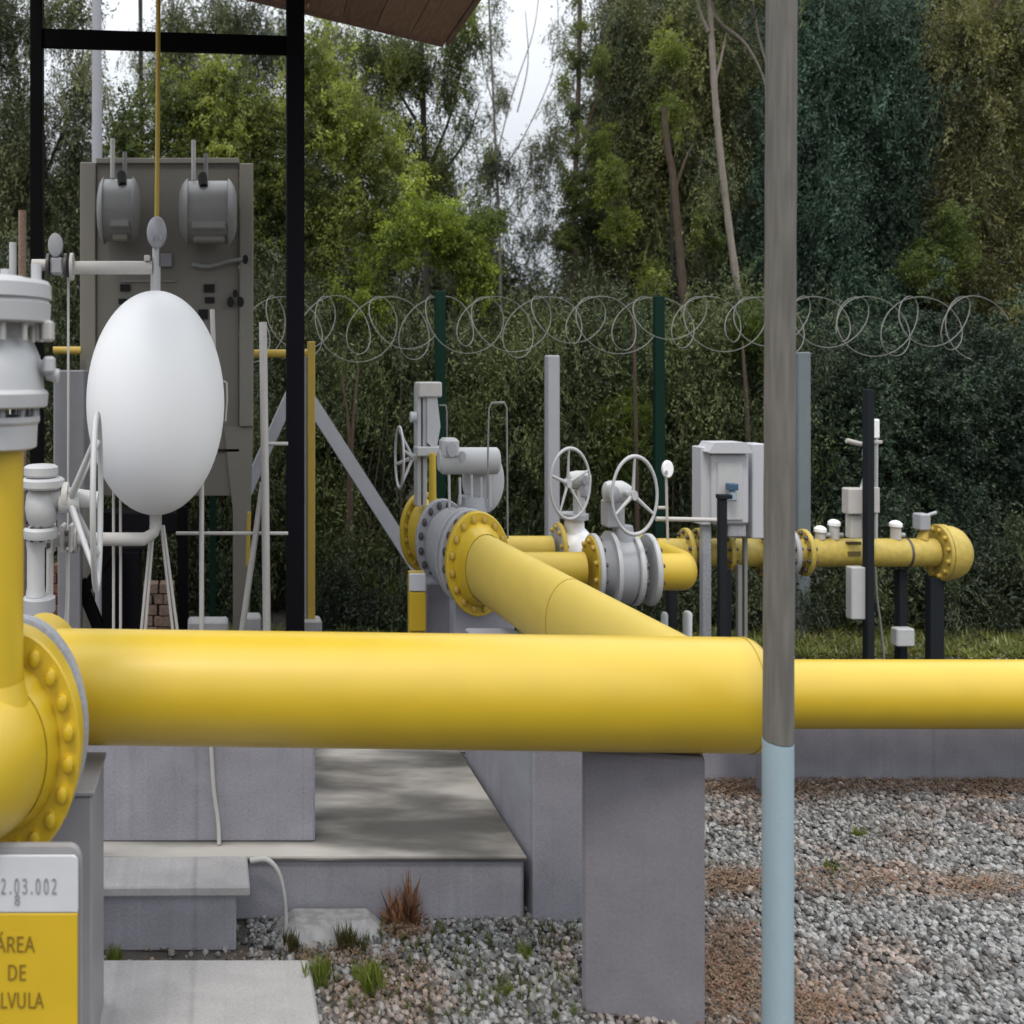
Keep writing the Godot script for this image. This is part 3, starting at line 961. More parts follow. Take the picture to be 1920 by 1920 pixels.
# ---------------------------------------------------------------- vessel, panel and the things around them
func vessel_corner() -> void:
	# street-lamp like pole behind the panel
	org = P(182, 900, 8.9)
	org.y = 0
	tube([Vector3(org.x, 0, -8.9), P(182, 310, 8.9), P(181, -120, 8.9)], [0.06, 0.058, 0.05], 14)
	solo("grey_pole", M.fence_concrete, "tall plain grey pole rising behind the instrument panel", "pole")
	# the instrument panel
	var d := 8.0
	var t := thing("instrument_panel", "tall dull grey instrument panel with two round-sided housings", "instrument panel", Vector3(P(312, 0, d).x, 0, -d))
	var y0 := P(0, 1020, d).y
	# the plate, with its right edge narrowing to a leg
	pbox(180, 304, 448, 930, d, 0.05, 0.004)
	put("plate", M.panel, t)
	pbox(150, 304, 179, 1010, d - 0.03, 0.10, 0.005)
	put("stile", M.panel_edge, t)
	pbox(449, 306, 475, 800, d - 0.03, 0.10, 0.005)
	put("stile", M.panel_edge, t)
	pbox(180, 296, 449, 306, d - 0.02, 0.09, 0.003)
	put("cap", M.panel_edge, t)
	st.set_smooth_group(-1)
	var leg := [P(420, 800, d - 0.01), P(475, 800, d - 0.01), P(470, 960, d - 0.01), P(468, 1190, d - 0.01), P(437, 1190, d - 0.01), P(437, 960, d - 0.01)]
	var bk := Vector3(0, 0, -0.09)
	for k in [[0, 1, 2, 5], [5, 2, 3, 4]]:
		quad(leg[k[0]], leg[k[1]], leg[k[2]], leg[k[3]], Vector3.BACK)
		quad(leg[k[0]] + bk, leg[k[1]] + bk, leg[k[2]] + bk, leg[k[3]] + bk, Vector3.FORWARD)
	for k in 6:
		var k2 := (k + 1) % 6
		quad(leg[k], leg[k2], leg[k2] + bk, leg[k] + bk, (leg[k] + leg[k2]) * 0.5 - P(450, 980, d))
	put("leg", M.panel_edge, t)
	pillar(152, 1008, 176, d, 0.09, 0.0, 0.003)
	put("leg", M.panel_edge, t)
	# slots, holes and the radiation-like triple dots
	for h in [[225, 533, 244, 546], [222, 560, 238, 570], [382, 533, 402, 548], [384, 557, 402, 568], [372, 580, 390, 598]]:
		pbox(h[0], h[1], h[2], h[3], d - 0.012 - (0.022 if h[0] > 428 else 0.0), 0.022)
		put("slot", M.dark_hole, t)
	for h in [[441, 550, 0.016], [432, 566, 0.022], [451, 566, 0.022]]:
		lathe(P(h[0], h[1], d - 0.036), Vector3.BACK, [[-0.02, 0], [-0.02, h[2] * 1.5], [0, h[2] * 1.5], [0, 0]], 16)
		put("hole", M.dark_hole, t)
	pbox(228, 524, 330, 529, d - 0.012, 0.012)
	put("rib", M.panel_edge, t)
	pbox(180, 842, 448, 847, d - 0.010, 0.010)
	put("rib", M.dark_hole, t)
	tube(smooth_path([P(360, 496, d - 0.04), P(390, 500, d - 0.05), P(430, 490, d - 0.05), P(458, 487, d - 0.06)]), 0.013, 8)
	put("cable", M.housing, t)
	lathe(P(460, 487, d - 0.10), Vector3.BACK, [[0, 0], [0, 0.028], [0.04, 0.028], [0.04, 0]], 14)
	put("cable_gland", M.dark_hole, t)
	pbox(300, 475, 322, 500, d - 0.05, 0.05, 0.004)
	put("junction_box", M.cabinet_grey, t)
	# two barrel housings
	var hs := [[184, 262, 395, "dull grey rounded housing on the left of the panel"], [336, 444, 398, "dull grey rounded housing on the right of the panel"]]
	for h in hs:
		var l: float = h[0]
		var r: float = h[1]
		var cy: float = h[2]
		var R := 66.0 * 7.7 / FOCAL
		var hx := (l + r) * 0.5
		var half := (r - l) * 0.5 * 7.7 / FOCAL
		var cpos := P(hx, cy, 7.78)
		lathe(cpos - Vector3(half, 0, 0), Vector3.RIGHT, [[0, 0], [0.0, R * 0.55], [half * 0.10, R * 0.80], [half * 0.22, R * 0.92], [half * 0.30, R * 0.97], [half * 0.32, R * 0.9], [half * 1.68, R * 0.9], [half * 1.70, R * 0.97], [half * 1.8, R * 0.9], [half * 1.92, R * 0.74], [half * 2.0, R * 0.5], [half * 2.0, 0]], 32)
		var hm := put("housing", M.housing, t, h[3])
		pbox(l + 20, cy - 22, r - 18, cy + 32, 7.605, 0.06, 0.012)
		put("lens_plate", M.housing, hm)
		pbox(l + 26, cy + 42, r - 22, cy + 56, 7.655, 0.10, 0.012)
		put("lower_lip", M.panel_edge, hm)
		tube([P(l + 27, cy - 135, 7.78), P(l + 27, cy - 60, 7.78)], 0.022, 10)
		put("vent_pipe", M.white_pipe, hm)
		tube([P(l + 50, cy - 110, 7.8), P(l + 50, cy - 60, 7.8)], 0.022, 10)
		put("vent_pipe", M.housing, hm)
		tube([P(l + 44, cy - 66, 7.72), P(l + 46, cy - 44, 7.66)], 0.045, 12)
		put("neck", M.dark_hole, hm)
	# grey cabinet behind the left valve
	org = P(128, 1190, 7.4)
	org.y = 0
	pbox(100, 694, 158, 940, 7.4, 0.25, 0.008)
	pbox(108, 930, 150, 1190, 7.45, 0.15, 0.004)
	solo("grey_cabinet", M.cabinet_grey, "plain grey metal cabinet left of the white vessel", "cabinet")
	# the white vessel
	d = 6.5
	t = thing("white_vessel", "big smooth white egg-shaped vessel on thin white legs", "vessel", Vector3(P(292, 0, d).x, 0, -d))
	var rx := 128.5 * d / FOCAL
	var ry := 210.0 * d / FOCAL
	var vc := P(292, 755, d)
	var prof := []
	for i in 41:
		var a := PI * i / 40.0
		prof.append([ry - ry * cos(a), rx / NARROW * sin(a)])
	lathe(vc - Vector3(0, ry, 0), Vector3.UP, prof, 72)
	put("shell", M.white, t)
	for lp in [[213, 925], [226, 930], [378, 918]]:
		tube([P(lp[0], lp[1] - 40, d), P(lp[0], 1210, d)], 0.012 if lp[0] != 378 else 0.02, 8)
		put("leg", M.white_pipe, t)
	for lp in [[284, 262], [288, 270], [302, 328], [306, 337]]:
		tube([P(lp[0], 985, d), P(lp[1], 1215, d)], 0.013, 8)
		put("leg", M.white_pipe, t)
	for s in [285, 298]:
		tube([P(s, 500, d), P(s, 560, d)], 0.012, 8)
		put("nozzle", M.white_pipe, t)
	tube([P(419, 715, d), P(425, 717, d), P(426, 750, d), P(423, 790, d)], 0.006, 8)
	put("bracket", M.white_pipe, t)
	tube([P(292, 950, d), P(292, 985, d), P(288, 1002, d)], [0.05, 0.05, 0.04], 14)
	put("nozzle", M.white_pipe, t)
	# inlet line above, with its valve
	t = thing("inlet_line", "white pipe with end flange running level above the vessel", "pipe", P(215, 505, d))
	tube([P(136, 502, d), P(286, 502, d)], 0.034, 16)
	put("pipe", M.white_pipe, t)
	lathe(P(132, 500, d), Vector3.RIGHT, [[0, 0], [0, 0.07], [0.016, 0.07], [0.016, 0]], 20)
	put("flange", M.white_pipe, t)
	tube([P(292, 545, d), P(292, 470, d), P(294, 440, d)], [0.03, 0.028, 0.02], 12)
	put("riser", M.pale_grey, t)
	pbox(270, 478, 281, 489, d - 0.04, 0.06, 0.004)
	put("lug", M.white_pipe, t)
	t = thing("small_valve", "small grey valve with round dial left of the white pipe", "valve", P(108, 500, d))
	pbox(94, 482, 118, 514, d - 0.05, 0.12, 0.01)
	put("body", M.valve_grey, t)
	for fx in [88, 121]:
		lathe(P(fx, 498, d), Vector3.RIGHT, [[0, 0], [0, 0.062], [0.014, 0.062], [0.014, 0]], 18)
		put("flange", M.steel_bolt, t)
	lathe(P(105, 460, d - 0.02), Vector3.BACK, [[0, 0], [0, 0.06], [0.03, 0.06], [0.034, 0.05], [0.034, 0]], 24)
	put("dial", M.valve_grey, t)
	tube([P(105, 484, d), P(105, 470, d)], 0.03, 10)
	put("stem", M.valve_grey, t)
	tube([P(60, 497, d), P(92, 497, d)], 0.03, 12)
	put("pipe", M.white_pipe, t)
	# ball gauge and yellow hanging line
	t = thing("ball_gauge", "grey round gauge on a stem under the thin yellow line", "gauge", P(294, 440, d))
	lathe(P(294, 436, d - 0.05), Vector3.BACK, [[-0.05, 0], [-0.05, 0.05], [-0.03, 0.075], [0, 0.082], [0.03, 0.075], [0.05, 0.05], [0.055, 0]], 24)
	put("case", M.valve_grey, t)
	for gx in [286, 302]:
		lathe(P(gx, 446, d - 0.095), Vector3.BACK, [[0, 0], [0, 0.012], [0.02, 0.012], [0.02, 0]], 10)
		put("knob", M.plate_grey, t)
	org = P(295, 405, d)
	tube([P(294, 408, d), P(296, 200, d), P(297, -90, d)], 0.019, 10)
	solo("yellow_line", M.yellow_dull, "thin yellow pipe hanging down to the round gauge", "pipe")
	# bottom outlet
	t = thing("outlet_line", "white pipe from the vessel bottom toward the left valve", "pipe", P(200, 1012, 6.4))
	tube([P(140, 1011, 6.4), P(270, 1011, 6.4), P(288, 1000, 6.45), P(292, 975, 6.5)], 0.034, 16)
	put("pipe", M.white_pipe, t)
	for fx in [134, 140]:
		lathe(P(fx, 1010, 6.4), Vector3.RIGHT, [[0, 0], [0, 0.075], [0.012, 0.075], [0.012, 0]], 20)
		put("flange", M.white_pipe, t)
	# thin poles at left
	for p in [[128, 520, 690, 6.6, 0.010, "thin white rod hanging below the small valve", "white_pipe"], [42, 395, 530, 6.2, 0.032, "pinkish grey upright pipe at the left edge", "brick_pale"], [24, 455, 530, 5.6, 0.026, "short pale upright pipe at the far left edge", "pale_grey"]]:
		org = P(p[0], p[2], p[3])
		tube([P(p[0], p[1], p[3]), P(p[0], p[2] + 620, p[3])], p[4], 10)
		solo("thin_pipe", M[p[6]], p[5], "pipe", "thin upright pipes at the left")
	# white pipe frame on the right of the vessel
	t = thing("white_stand", "white tubular stand with a slanting strut before the panel", "stand", Vector3(P(495, 0, 6.8).x, 0, -6.8))
	tube([P(493, 604, 6.8), P(497, 900, 6.8), P(501, 1250, 6.8)], 0.034, 12)
	put("upright", M.white_pipe, t)
	tube([P(493, 905, 6.82), P(447, 1230, 6.9)], 0.026, 10)
	put("strut", M.white_pipe, t)
	tube([P(330, 1000, 6.85), P(540, 1000, 6.85)], 0.010, 8)
	put("rail", M.white_pipe, t)
	tube([P(500, 832, 6.85), P(540, 832, 6.85)], 0.010, 8)
	put("rail", M.white_pipe, t)
	tube([P(398, 580, 6.7), P(402, 700, 6.7)], 0.02, 8)
	put("short_pipe", M.white_pipe, t)
	# yellow rail frame
	t = thing("yellow_rail_frame", "dull yellow pipe rail with upright beside the black post", "rail", Vector3(P(583, 0, 7.3).x, 0, -7.3))
	pillar(577, 640, 591, 7.3, 0.05, 0.0, 0.004)
	put("upright", M.yellow_dull, t)
	pillar(568, 668, 576, 7.32, 0.05, 0.0, 0.003)
	put("backing_bar", M.fence_concrete, t)
	tube([P(100, 657, 7.9), P(152, 657, 7.9)], 0.025, 10)
	put("rail", M.yellow_dull, t)
	tube([P(476, 663, 7.4), P(577, 663, 7.4)], 0.025, 10)
	put("rail", M.yellow_dull, t)
	tube([P(467, 960, 7.7), P(464, 1060, 7.7)], 0.02, 8)
	put("lower_rail", M.yellow_dull, t)
	# black base frame
	t = thing("steel_trestle", "black steel trestle behind the vessel legs", "frame", Vector3(P(230, 0, 7.6).x, 0, -7.6))
	for b in [[[100, 1200], [205, 1035]], [[150, 1090], [195, 1200]], [[342, 950], [344, 1210]], [[205, 960], [205, 1200]]]:
		beam(P(b[0][0], b[0][1], 7.6), P(b[1][0], b[1][1], 7.6), 0.10, 0.08)
		put("bar", M.black, t)
	pbox(195, 960, 335, 1000, 7.75, 0.3, 0.01)  # two plain near-black boxes set behind the vessel legs
	put("dark_top_box", M.black_post, t)
	pbox(190, 1035, 262, 1190, 7.8, 0.3, 0.01)
	put("dark_side_box", M.black_post, t)
	# brick stacks
	var stacks := [[98, 128, 1068, 1200, 7.9, "reddish brick stack at left between valve and trestle", "brick"], [268, 326, 1108, 1215, 7.2, "weathered brick stack seen between the vessel legs", "brick_pale"]]
	for s in stacks:
		t = thing("brick_stack", s[5], "bricks", Vector3(P(s[0], 0, s[4]).x, 0, -s[4]), "brick stacks near the vessel")
		var sd: float = s[4]
		var a := P(s[0], s[2], sd)
		var b := P(s[1], s[2], sd)
		var h := 0.0
		var row := 0
		while h < a.y:
			var nbk := 2 + row % 2
			for k in nbk:
				var w := (b.x - a.x) / nbk
				box(Vector3(a.x + w * (k + 0.5) + rnd(-0.006, 0.006), h + 0.03, -sd - 0.06 + rnd(-0.012, 0.012)), Vector3(w - 0.008, 0.056, 0.12), 0.004)
				put("brick", M.brick if (s[6] == "brick" or rng.randf() < 0.25) else M.brick_pale, t)
			h += 0.062
			row += 1
	# pale footings
	for f in [[352, 428, 1166, 7.0, "pale concrete footing right of the vessel legs"], [562, 604, 1164, 7.25, "pale concrete footing at the foot of the yellow rail"], [456, 490, 1158, 7.15, "pale block between the white strut and upright"]]:
		org = Vector3(P(f[0], 0, f[3]).x, 0, -f[3])
		pillar(f[0], f[2], f[1], f[3], 0.16, 0.0, 0.01)
		solo("footing", M.paver, f[4], "footing", "pale footings behind the long pipe")

# ---------------------------------------------------------------- middle valves
func middle_valves() -> void:
	var ax := Vector3(-0.045, 0, -1).normalized()
	# ball valve behind the end flange of the diagonal pipe
	var c0 := Vector3(1.245, 0.94, -6.30)
	var t := thing("ball_valve", "grey flanged ball valve with barrel actuator behind the yellow flange", "valve", Vector3(1.22, 0.7, -6.7))
	flange(t, c0, -ax, 0.252, 0.05, M.valve_grey, 16, M.steel_bolt, 0.017)
	lathe(c0 + ax * 0.10, ax, [[-0.05, 0.15], [0.06, 0.15], [0.14, 0.19], [0.24, 0.215], [0.34, 0.215], [0.44, 0.19], [0.52, 0.15], [0.62, 0.15]], 36)
	put("body", M.valve_grey, t)
	flange(t, c0 + ax * 0.17, ax, 0.245, 0.05, M.valve_grey, 16, M.steel_bolt, 0.017)
	flange(t, c0 + ax * 0.62, -ax, 0.24, 0.05, M.valve_grey, 16, M.steel_bolt, 0.017)
	tube([P(885, 985, 6.62), P(885, 930, 6.62)], [0.13, 0.11], 20)
	put("bonnet", M.valve_grey, t)
	for k in [[842, 890, 955], [862, 895, 945], [884, 890, 950], [902, 895, 945], [918, 890, 950]]:
		tube([P(k[0], k[1], 6.55), P(k[0] + 1, k[2], 6.55)], 0.011, 8)
		put("stay", M.pale_grey, t)
	lathe(P(822, 864, 6.6), Vector3.RIGHT, [[0, 0], [0, 0.05], [0.02, 0.07], [0.30, 0.07], [0.31, 0.06], [0.32, 0]], 28)
	var act := put("actuator_barrel", M.pale_grey, t)
	lathe(P(905, 900, 6.72), Vector3.BACK, [[-0.02, 0], [-0.02, 0.16], [-0.01, 0.172], [0.03, 0.172], [0.045, 0.15], [0.05, 0]], 40)
	put("cover_disc", M.pale_grey, t)
	pbox(830, 822, 862, 860, 6.52, 0.12, 0.015)
	put("gearbox", M.pale_grey, t)
	lathe(P(846, 842, 6.47), Vector3.BACK, [[0, 0], [0, 0.045], [0.03, 0.04], [0.035, 0]], 16)
	put("gear_cap", M.valve_grey, act)
	lathe(P(866, 856, 6.49), Vector3.BACK, [[0, 0], [0, 0.03], [0.02, 0.028], [0.024, 0]], 12)
	put("gear_cap", M.valve_grey, act)
	# rising stem column behind it
	t = thing("stem_column", "tall grey valve yoke column with square head", "valve", P(800, 950, 7.25))
	pbox(782, 722, 790, 950, 7.2, 0.12, 0.004)
	put("yoke_bar", M.pale_grey, t)
	pbox(793, 722, 801, 950, 7.2, 0.12, 0.004)
	put("yoke_bar", M.pale_grey, t)
	pbox(790, 730, 793, 945, 7.26, 0.06)
	put("web", M.valve_grey, t)
	pbox(785, 716, 829, 745, 7.16, 0.16, 0.008)
	put("head", M.white_pipe, t)
	st.set_smooth_group(-1)
	var g := [P(801, 745, 7.18), P(820, 745, 7.18), P(826, 800, 7.18), P(818, 845, 7.18), P(801, 830, 7.18)]
	var dz := Vector3(0, 0, -0.08)
	for k in 5:
		var k2 := (k + 1) % 5
		quad(g[k], g[k2], g[k2] + dz, g[k] + dz, (g[k] + g[k2]) * 0.5 - P(811, 795, 7.18))
	for k in [[0, 1, 2], [0, 2, 3], [0, 3, 4]]:
		tri(g[k[0]], g[k[1]], g[k[2]], Vector3.BACK)
		tri(g[k[0]] + dz, g[k[1]] + dz, g[k[2]] + dz, Vector3.FORWARD)
	put("gusset", M.pale_grey, t)
	lathe(P(769, 782, 7.2), Vector3.RIGHT, [[0, 0], [0, 0.03], [0.035, 0.03], [0.035, 0]], 12)
	put("knob", M.pale_grey, t)
	tube([P(824, 760, 7.2), P(836, 760, 7.2), P(838, 775, 7.2), P(838, 830, 7.2)], 0.006, 6)
	put("tube", M.galvanised, t)
	tube([P(811, 850, 7.1), P(811, 960, 7.1)], [0.03, 0.036], 12)
	put("stem_sleeve", M.yellow_far, t)
	pbox(782, 838, 835, 856, 7.14, 0.14, 0.006)
	put("cross_bar", M.pale_grey, t)
	handwheel(t, P(749, 858, 7.2), Vector3.RIGHT, 57.0 * 7.2 / FOCAL, 0.011, 0.3, 4, 0.075, M.pale_grey)
	# yellow flange and reducer at left
	t = thing("left_yellow_flange", "yellow bolted flange with domed neck left of the ball valve", "flange", P(797, 998, 7.4))
	flange(t, P(797, 998, 7.4), Vector3(0.25, 0, 1), 0.232, 0.05, M.yellow_far, 16, M.yellow_dull, 0.016)
	lathe(P(799, 998, 7.38), Vector3(0.25, 0, 1), [[0, 0.19], [0.08, 0.165], [0.20, 0.15], [0.30, 0.15], [0.36, 0.10], [0.37, 0]], 32)
	put("neck", M.yellow_far, t)
	tube([P(797, 998, 7.4), P(795, 996, 7.9)], 0.14, 24)
	put("pipe", M.yellow_far, t)
	# little marker
	t = thing("small_marker", "small white and yellow marker post beside the grey pedestal", "marker", Vector3(P(783, 0, 6.5).x, 0, -6.5))
	pillar(767, 1072, 797, 6.52, 0.05, 0.0, 0.004)
	put("post", M.yellow_dull, t)
	pbox(768, 1076, 799, 1109, 6.49, 0.025, 0.004)
	put("white_plate", M.sign_white, t)
	pbox(768, 1111, 799, 1184, 6.49, 0.025, 0.004)
	put("yellow_plate", M.sign_yellow, t)
	# hairpin tube
	org = P(935, 900, 6.4)
	tube([P(914, 935, 6.4), P(915, 840, 6.4), P(917, 766, 6.4), P(922, 756, 6.4), P(945, 755, 6.4), P(950, 764, 6.4), P(952, 1010, 6.4)], 0.0075, 8)
	solo("hairpin_tube", M.galvanised, "thin bent metal tube looping over beside the ball valve", "tube")
	# rear line with its gate valve
	t = thing("rear_yellow_line", "rear yellow pipe stub ending at the left handwheel valve", "pipe", P(990, 1033, 7.6))
	tube([P(850, 1033, 7.6), P(1034, 1033, 7.6)], 0.09, 24)
	put("pipe", M.yellow_far, t)
	flange(t, P(1044, 1033, 7.6), Vector3.LEFT, 0.17, 0.025, M.yellow_far, 10, M.yellow_dull, 0.014)
	t = thing("gate_valve", "white gate valve under the left grey handwheel", "valve", P(1070, 1030, 7.6), "handwheel valves")
	flange(t, P(1050, 1033, 7.6), Vector3.RIGHT, 0.165, 0.02, M.pale_grey, 10, M.steel_bolt, 0.012)
	lathe(P(1050, 1033, 7.6), Vector3.RIGHT, [[0, 0.10], [0.03, 0.12], [0.08, 0.15], [0.13, 0.15], [0.16, 0.12]], 24)
	put("body", M.white, t)
	tube([P(1076, 1010, 7.6), P(1077, 972, 7.6)], [0.10, 0.085], 18)
	put("bonnet", M.white, t)
	lathe(P(1076, 972, 7.6), Vector3.UP, [[0, 0], [0, 0.13], [0.03, 0.13], [0.03, 0]], 20)
	put("bonnet_flange", M.valve_grey, t)
	pbox(1083, 920, 1098, 968, 7.5, 0.1, 0.004)
	put("yoke", M.pale_grey, t)
	lathe(P(1064, 899, 7.54), Vector3.RIGHT, [[0, 0], [0, 0.03], [0.01, 0.044], [0.05, 0.052], [0.10, 0.052], [0.13, 0.04], [0.136, 0]], 24)
	put("gearbox", M.pale_grey, t)
	lathe(P(1092, 932, 7.54), Vector3.UP, [[0, 0.03], [0.01, 0.055], [0.05, 0.062], [0.075, 0.05], [0.08, 0.02]], 24)
	put("gear_cover", M.valve_grey, t)
	lathe(P(1097, 900, 7.47), Vector3.BACK, [[0, 0], [0, 0.035], [0.02, 0.03], [0.025, 0]], 16)
	put("cap", M.valve_grey, t)
	handwheel(t, P(1069, 907, 7.36), Vector3(0.18, 0, 1), 66.0 * 7.4 / FOCAL, 0.011, 0.25, 5, -0.03, M.pale_grey)
	# front line
	t = thing("front_yellow_line", "yellow pipe with end flange before the big grey valve", "pipe", P(1040, 1065, 7.1))
	tube([P(880, 1067, 7.1), P(1094, 1067, 7.1)], 0.095, 24)
	put("pipe", M.yellow_far, t)
	flange(t, P(1106, 1065, 7.1), Vector3.LEFT, 0.18, 0.03, M.yellow_far, 10, M.yellow_dull, 0.015)
	t = thing("large_gate_valve", "big grey flanged valve body under the right handwheel", "valve", P(1160, 1070, 7.1), "handwheel valves")
	flange(t, P(1118, 1066, 7.1), Vector3.RIGHT, 0.195, 0.028, M.pale_grey, 12, M.steel_bolt, 0.014)
	lathe(P(1118, 1068, 7.1), Vector3.RIGHT, [[0, 0.13], [0.05, 0.15], [0.07, 0.18], [0.17, 0.19], [0.2, 0.17], [0.24, 0.15]], 32)
	put("body", M.valve_grey, t)
	flange(t, P(1192, 1068, 7.1), Vector3.RIGHT, 0.2, 0.03, M.pale_grey, 12, M.steel_bolt, 0.017)
	lathe(P(1140, 1068, 7.1), Vector3.RIGHT, [[0, 0], [0, 0.215], [0.022, 0.215], [0.022, 0]], 32)
	put("body_ring", M.pale_grey, t)
	tube([P(1168, 1020, 7.1), P(1168, 985, 7.1)], [0.10, 0.08], 18)
	put("bonnet", M.valve_grey, t)
	lathe(P(1132, 923, 7.08), Vector3.RIGHT, [[0, 0], [0, 0.04], [0.008, 0.055], [0.03, 0.064], [0.10, 0.064], [0.125, 0.052], [0.15, 0.035], [0.155, 0]], 28)
	put("gearbox", M.pale_grey, t)
	lathe(P(1150, 926, 6.98), Vector3.BACK, [[-0.05, 0.05], [0, 0.05], [0.02, 0.045], [0.03, 0.02], [0.03, 0]], 20)
	put("gear_cover", M.valve_grey, t)
	pbox(1140, 940, 1172, 990, 7.04, 0.14, 0.008)
	put("yoke", M.valve_grey, t)
	handwheel(t, P(1190, 929, 6.88), Vector3(0.12, 0, 1), 73.0 * 6.9 / FOCAL, 0.012, PI * 0.5, 3, -0.02, M.pale_grey)
	tube([P(1188, 930, 6.9), P(1172, 925, 7.0)], 0.02, 10)
	put("shaft", M.pale_grey, t)
	t = thing("yellow_elbow", "short yellow elbow turning away right of the big grey valve", "elbow", P(1260, 1075, 7.1))
	flange(t, P(1222, 1068, 7.1), Vector3.RIGHT, 0.2, 0.03, M.pale_grey, 12, M.brick, 0.012)
	var e := P(1295, 1072, 7.1)
	var rb := 0.10
	var path := [P(1214, 1072, 7.1)]
	for i in 9:
		var a := PI * 0.5 * i / 8.0
		path.append(e + Vector3(-rb * NARROW * (1.0 - sin(a)), 0, -rb * (1.0 - cos(a)) * 1.6))
	path.append(e + Vector3(0, 0.0, -0.9))
	tube(path, 0.103, 24)
	put("bend", M.yellow_far, t)

# ---------------------------------------------------------------- right string
func right_string() -> void:
	var d := 8.2
	var py := 1036.0
	var t := thing("far_yellow_string", "far yellow pipe string with bolted flanges and domed end", "pipe", P(1500, py, d))
	tube([P(1224, py, d), P(1752, py, d)], 26.5 * d / FOCAL, 28)
	put("pipe", M.yellow_string, t)
	for fx in [[1291, 46, 1], [1306, 46, -1], [1366, 42, 1], [1432, 44, 1], [1503, 44, -1]]:
		flange(t, P(fx[0], py, d), Vector3(fx[2], 0, 0), fx[1] * d / FOCAL, 0.03, M.yellow_string, 10, M.steel_bolt, 0.013, true)
	flange(t, P(1486, py, d), Vector3.RIGHT, 44.0 * d / FOCAL, 0.03, M.valve_grey, 10, M.steel_bolt, 0.013, true)
	flange(t, P(1756, py, d), Vector3.LEFT, 53.0 * d / FOCAL, 0.03, M.yellow_string, 12, M.yellow_dull, 0.016)
	var R := 53.0 * d / FOCAL
	flange(t, P(1772, py, d), Vector3.RIGHT, R, 0.045, M.yellow_string, 12, M.brick, 0.014)
	lathe(P(1771, py, d), Vector3.RIGHT, [[0, R * 0.96], [0.05, R * 0.93], [0.09, R * 0.82], [0.125, R * 0.6], [0.142, R * 0.3], [0.146, 0]], 36)
	put("end_dome", M.yellow_string, t)
	lathe(P(1697, py, d), Vector3.RIGHT, [[0, 0.05], [0, 27.6 * d / FOCAL], [0.014, 27.6 * d / FOCAL], [0.014, 0.05]], 28)
	put("clamp_band", M.steel_bolt, t)
	var pr := 26.5 * d / FOCAL
	for lb in [[1588, 1615, 1016, 1021], [1590, 1614, 1034, 1043]]:
		pbox(lb[0], lb[2], lb[1], lb[3], d - pr - 0.004 + (0.0 if lb[2] > 1030 else 0.022), 0.02)
		put("label_plate", M.label_brown, t)
	# fittings on top of the pipe
	for f in [[1528, 1548, 988, 1011, "left white fitting on top of the far yellow pipe"], [1556, 1572, 976, 1011, "second white fitting on top of the far yellow pipe"], [1671, 1688, 978, 1011, "pale capped fitting near the dark clamp band"]]:
		t = thing("pipe_fitting", f[4], "fitting", P((f[0] + f[1]) * 0.5, 1008, d), "small fittings along the far pipe")
		tube([P((f[0] + f[1]) * 0.5, f[3], d), P((f[0] + f[1]) * 0.5, f[2] + 8, d)], 0.045, 14)
		put("neck", M.white_pipe, t)
		lathe(P((f[0] + f[1]) * 0.5, f[2] + 9, d), Vector3.UP, [[0, 0], [0, 0.055], [0.02, 0.055], [0.035, 0.03], [0.04, 0]], 14)
		put("cap", M.white, t)
		tube([P(f[1] - 6, f[3] - 8, d - 0.02), P(f[1] + 8, f[3] - 8, d - 0.02)], 0.014, 8)
		put("side_tap", M.valve_grey, t)
	t = thing("pressure_tap", "square grey tap valve on the domed end of the far pipe", "fitting", P(1738, 990, d), "small fittings along the far pipe")
	pbox(1726, 964, 1746, 995, d - 0.05, 0.1, 0.008)
	put("body", M.valve_grey, t)
	tube([P(1740, 966, d), P(1755, 961, d)], 0.012, 8)
	put("handle", M.valve_grey, t)
	tube([P(1734, 992, d), P(1730, 1012, d)], [0.03, 0.05], 10)
	put("neck", M.yellow_dull, t)
	# black supports
	for s in [[1745, 1084, 1771, 8.15, "black steel leg under the domed end of the far pipe"], [1687, 1070, 1702, 8.2, "thin black leg under the dark clamp band"], [1627, 730, 1640, 7.95, "tall thin black post before the white instrument boxes"], [1255, 1100, 1270, 7.9, "thin black leg under the short yellow elbow"], [1352, 1066, 1372, 7.75, "thick black leg below the white hooded cabinet"]]:
		org = Vector3(P((s[0] + s[2]) * 0.5, 0, s[3]).x, 0, -s[3])
		pillar(s[0], s[1], s[2], s[3], 0.07, 0.0, 0.004)
		solo("pipe_support", M.black_steel, s[4], "pipe support", "black steel supports of the far pipe")
	org = Vector3(P(1357, 0, 7.6).x, 0, -7.6)
	pillar(1350, 930, 1364, 7.6, 0.05, 0.0, 0.003)
	pbox(1350, 928, 1374, 936, 7.59, 0.07, 0.003)
	solo("black_post", M.black_steel, "black upright bar with hooked top before the white cabinet", "post")
	org = P(1699, 1196, 8.1)
	pbox(1682, 1179, 1716, 1213, 8.08, 0.08, 0.008)
	solo("junction_box", M.pale_grey, "small square grey box low on a thin black leg", "box")
	# white instrument boxes
	t = thing("instrument_column", "narrow white instrument boxes stacked left of the thin black post", "instrument", P(1610, 1160, 8.05))
	pbox(1592, 916, 1625, 965, 8.02, 0.1, 0.008)
	put("upper_box", M.white_pipe, t)
	pbox(1596, 966, 1624, 1010, 8.05, 0.08, 0.006)
	put("middle_box", M.white_pipe, t)
	pbox(1597, 1064, 1624, 1162, 7.98, 0.08, 0.006)
	put("lower_box", M.pale_grey, t)
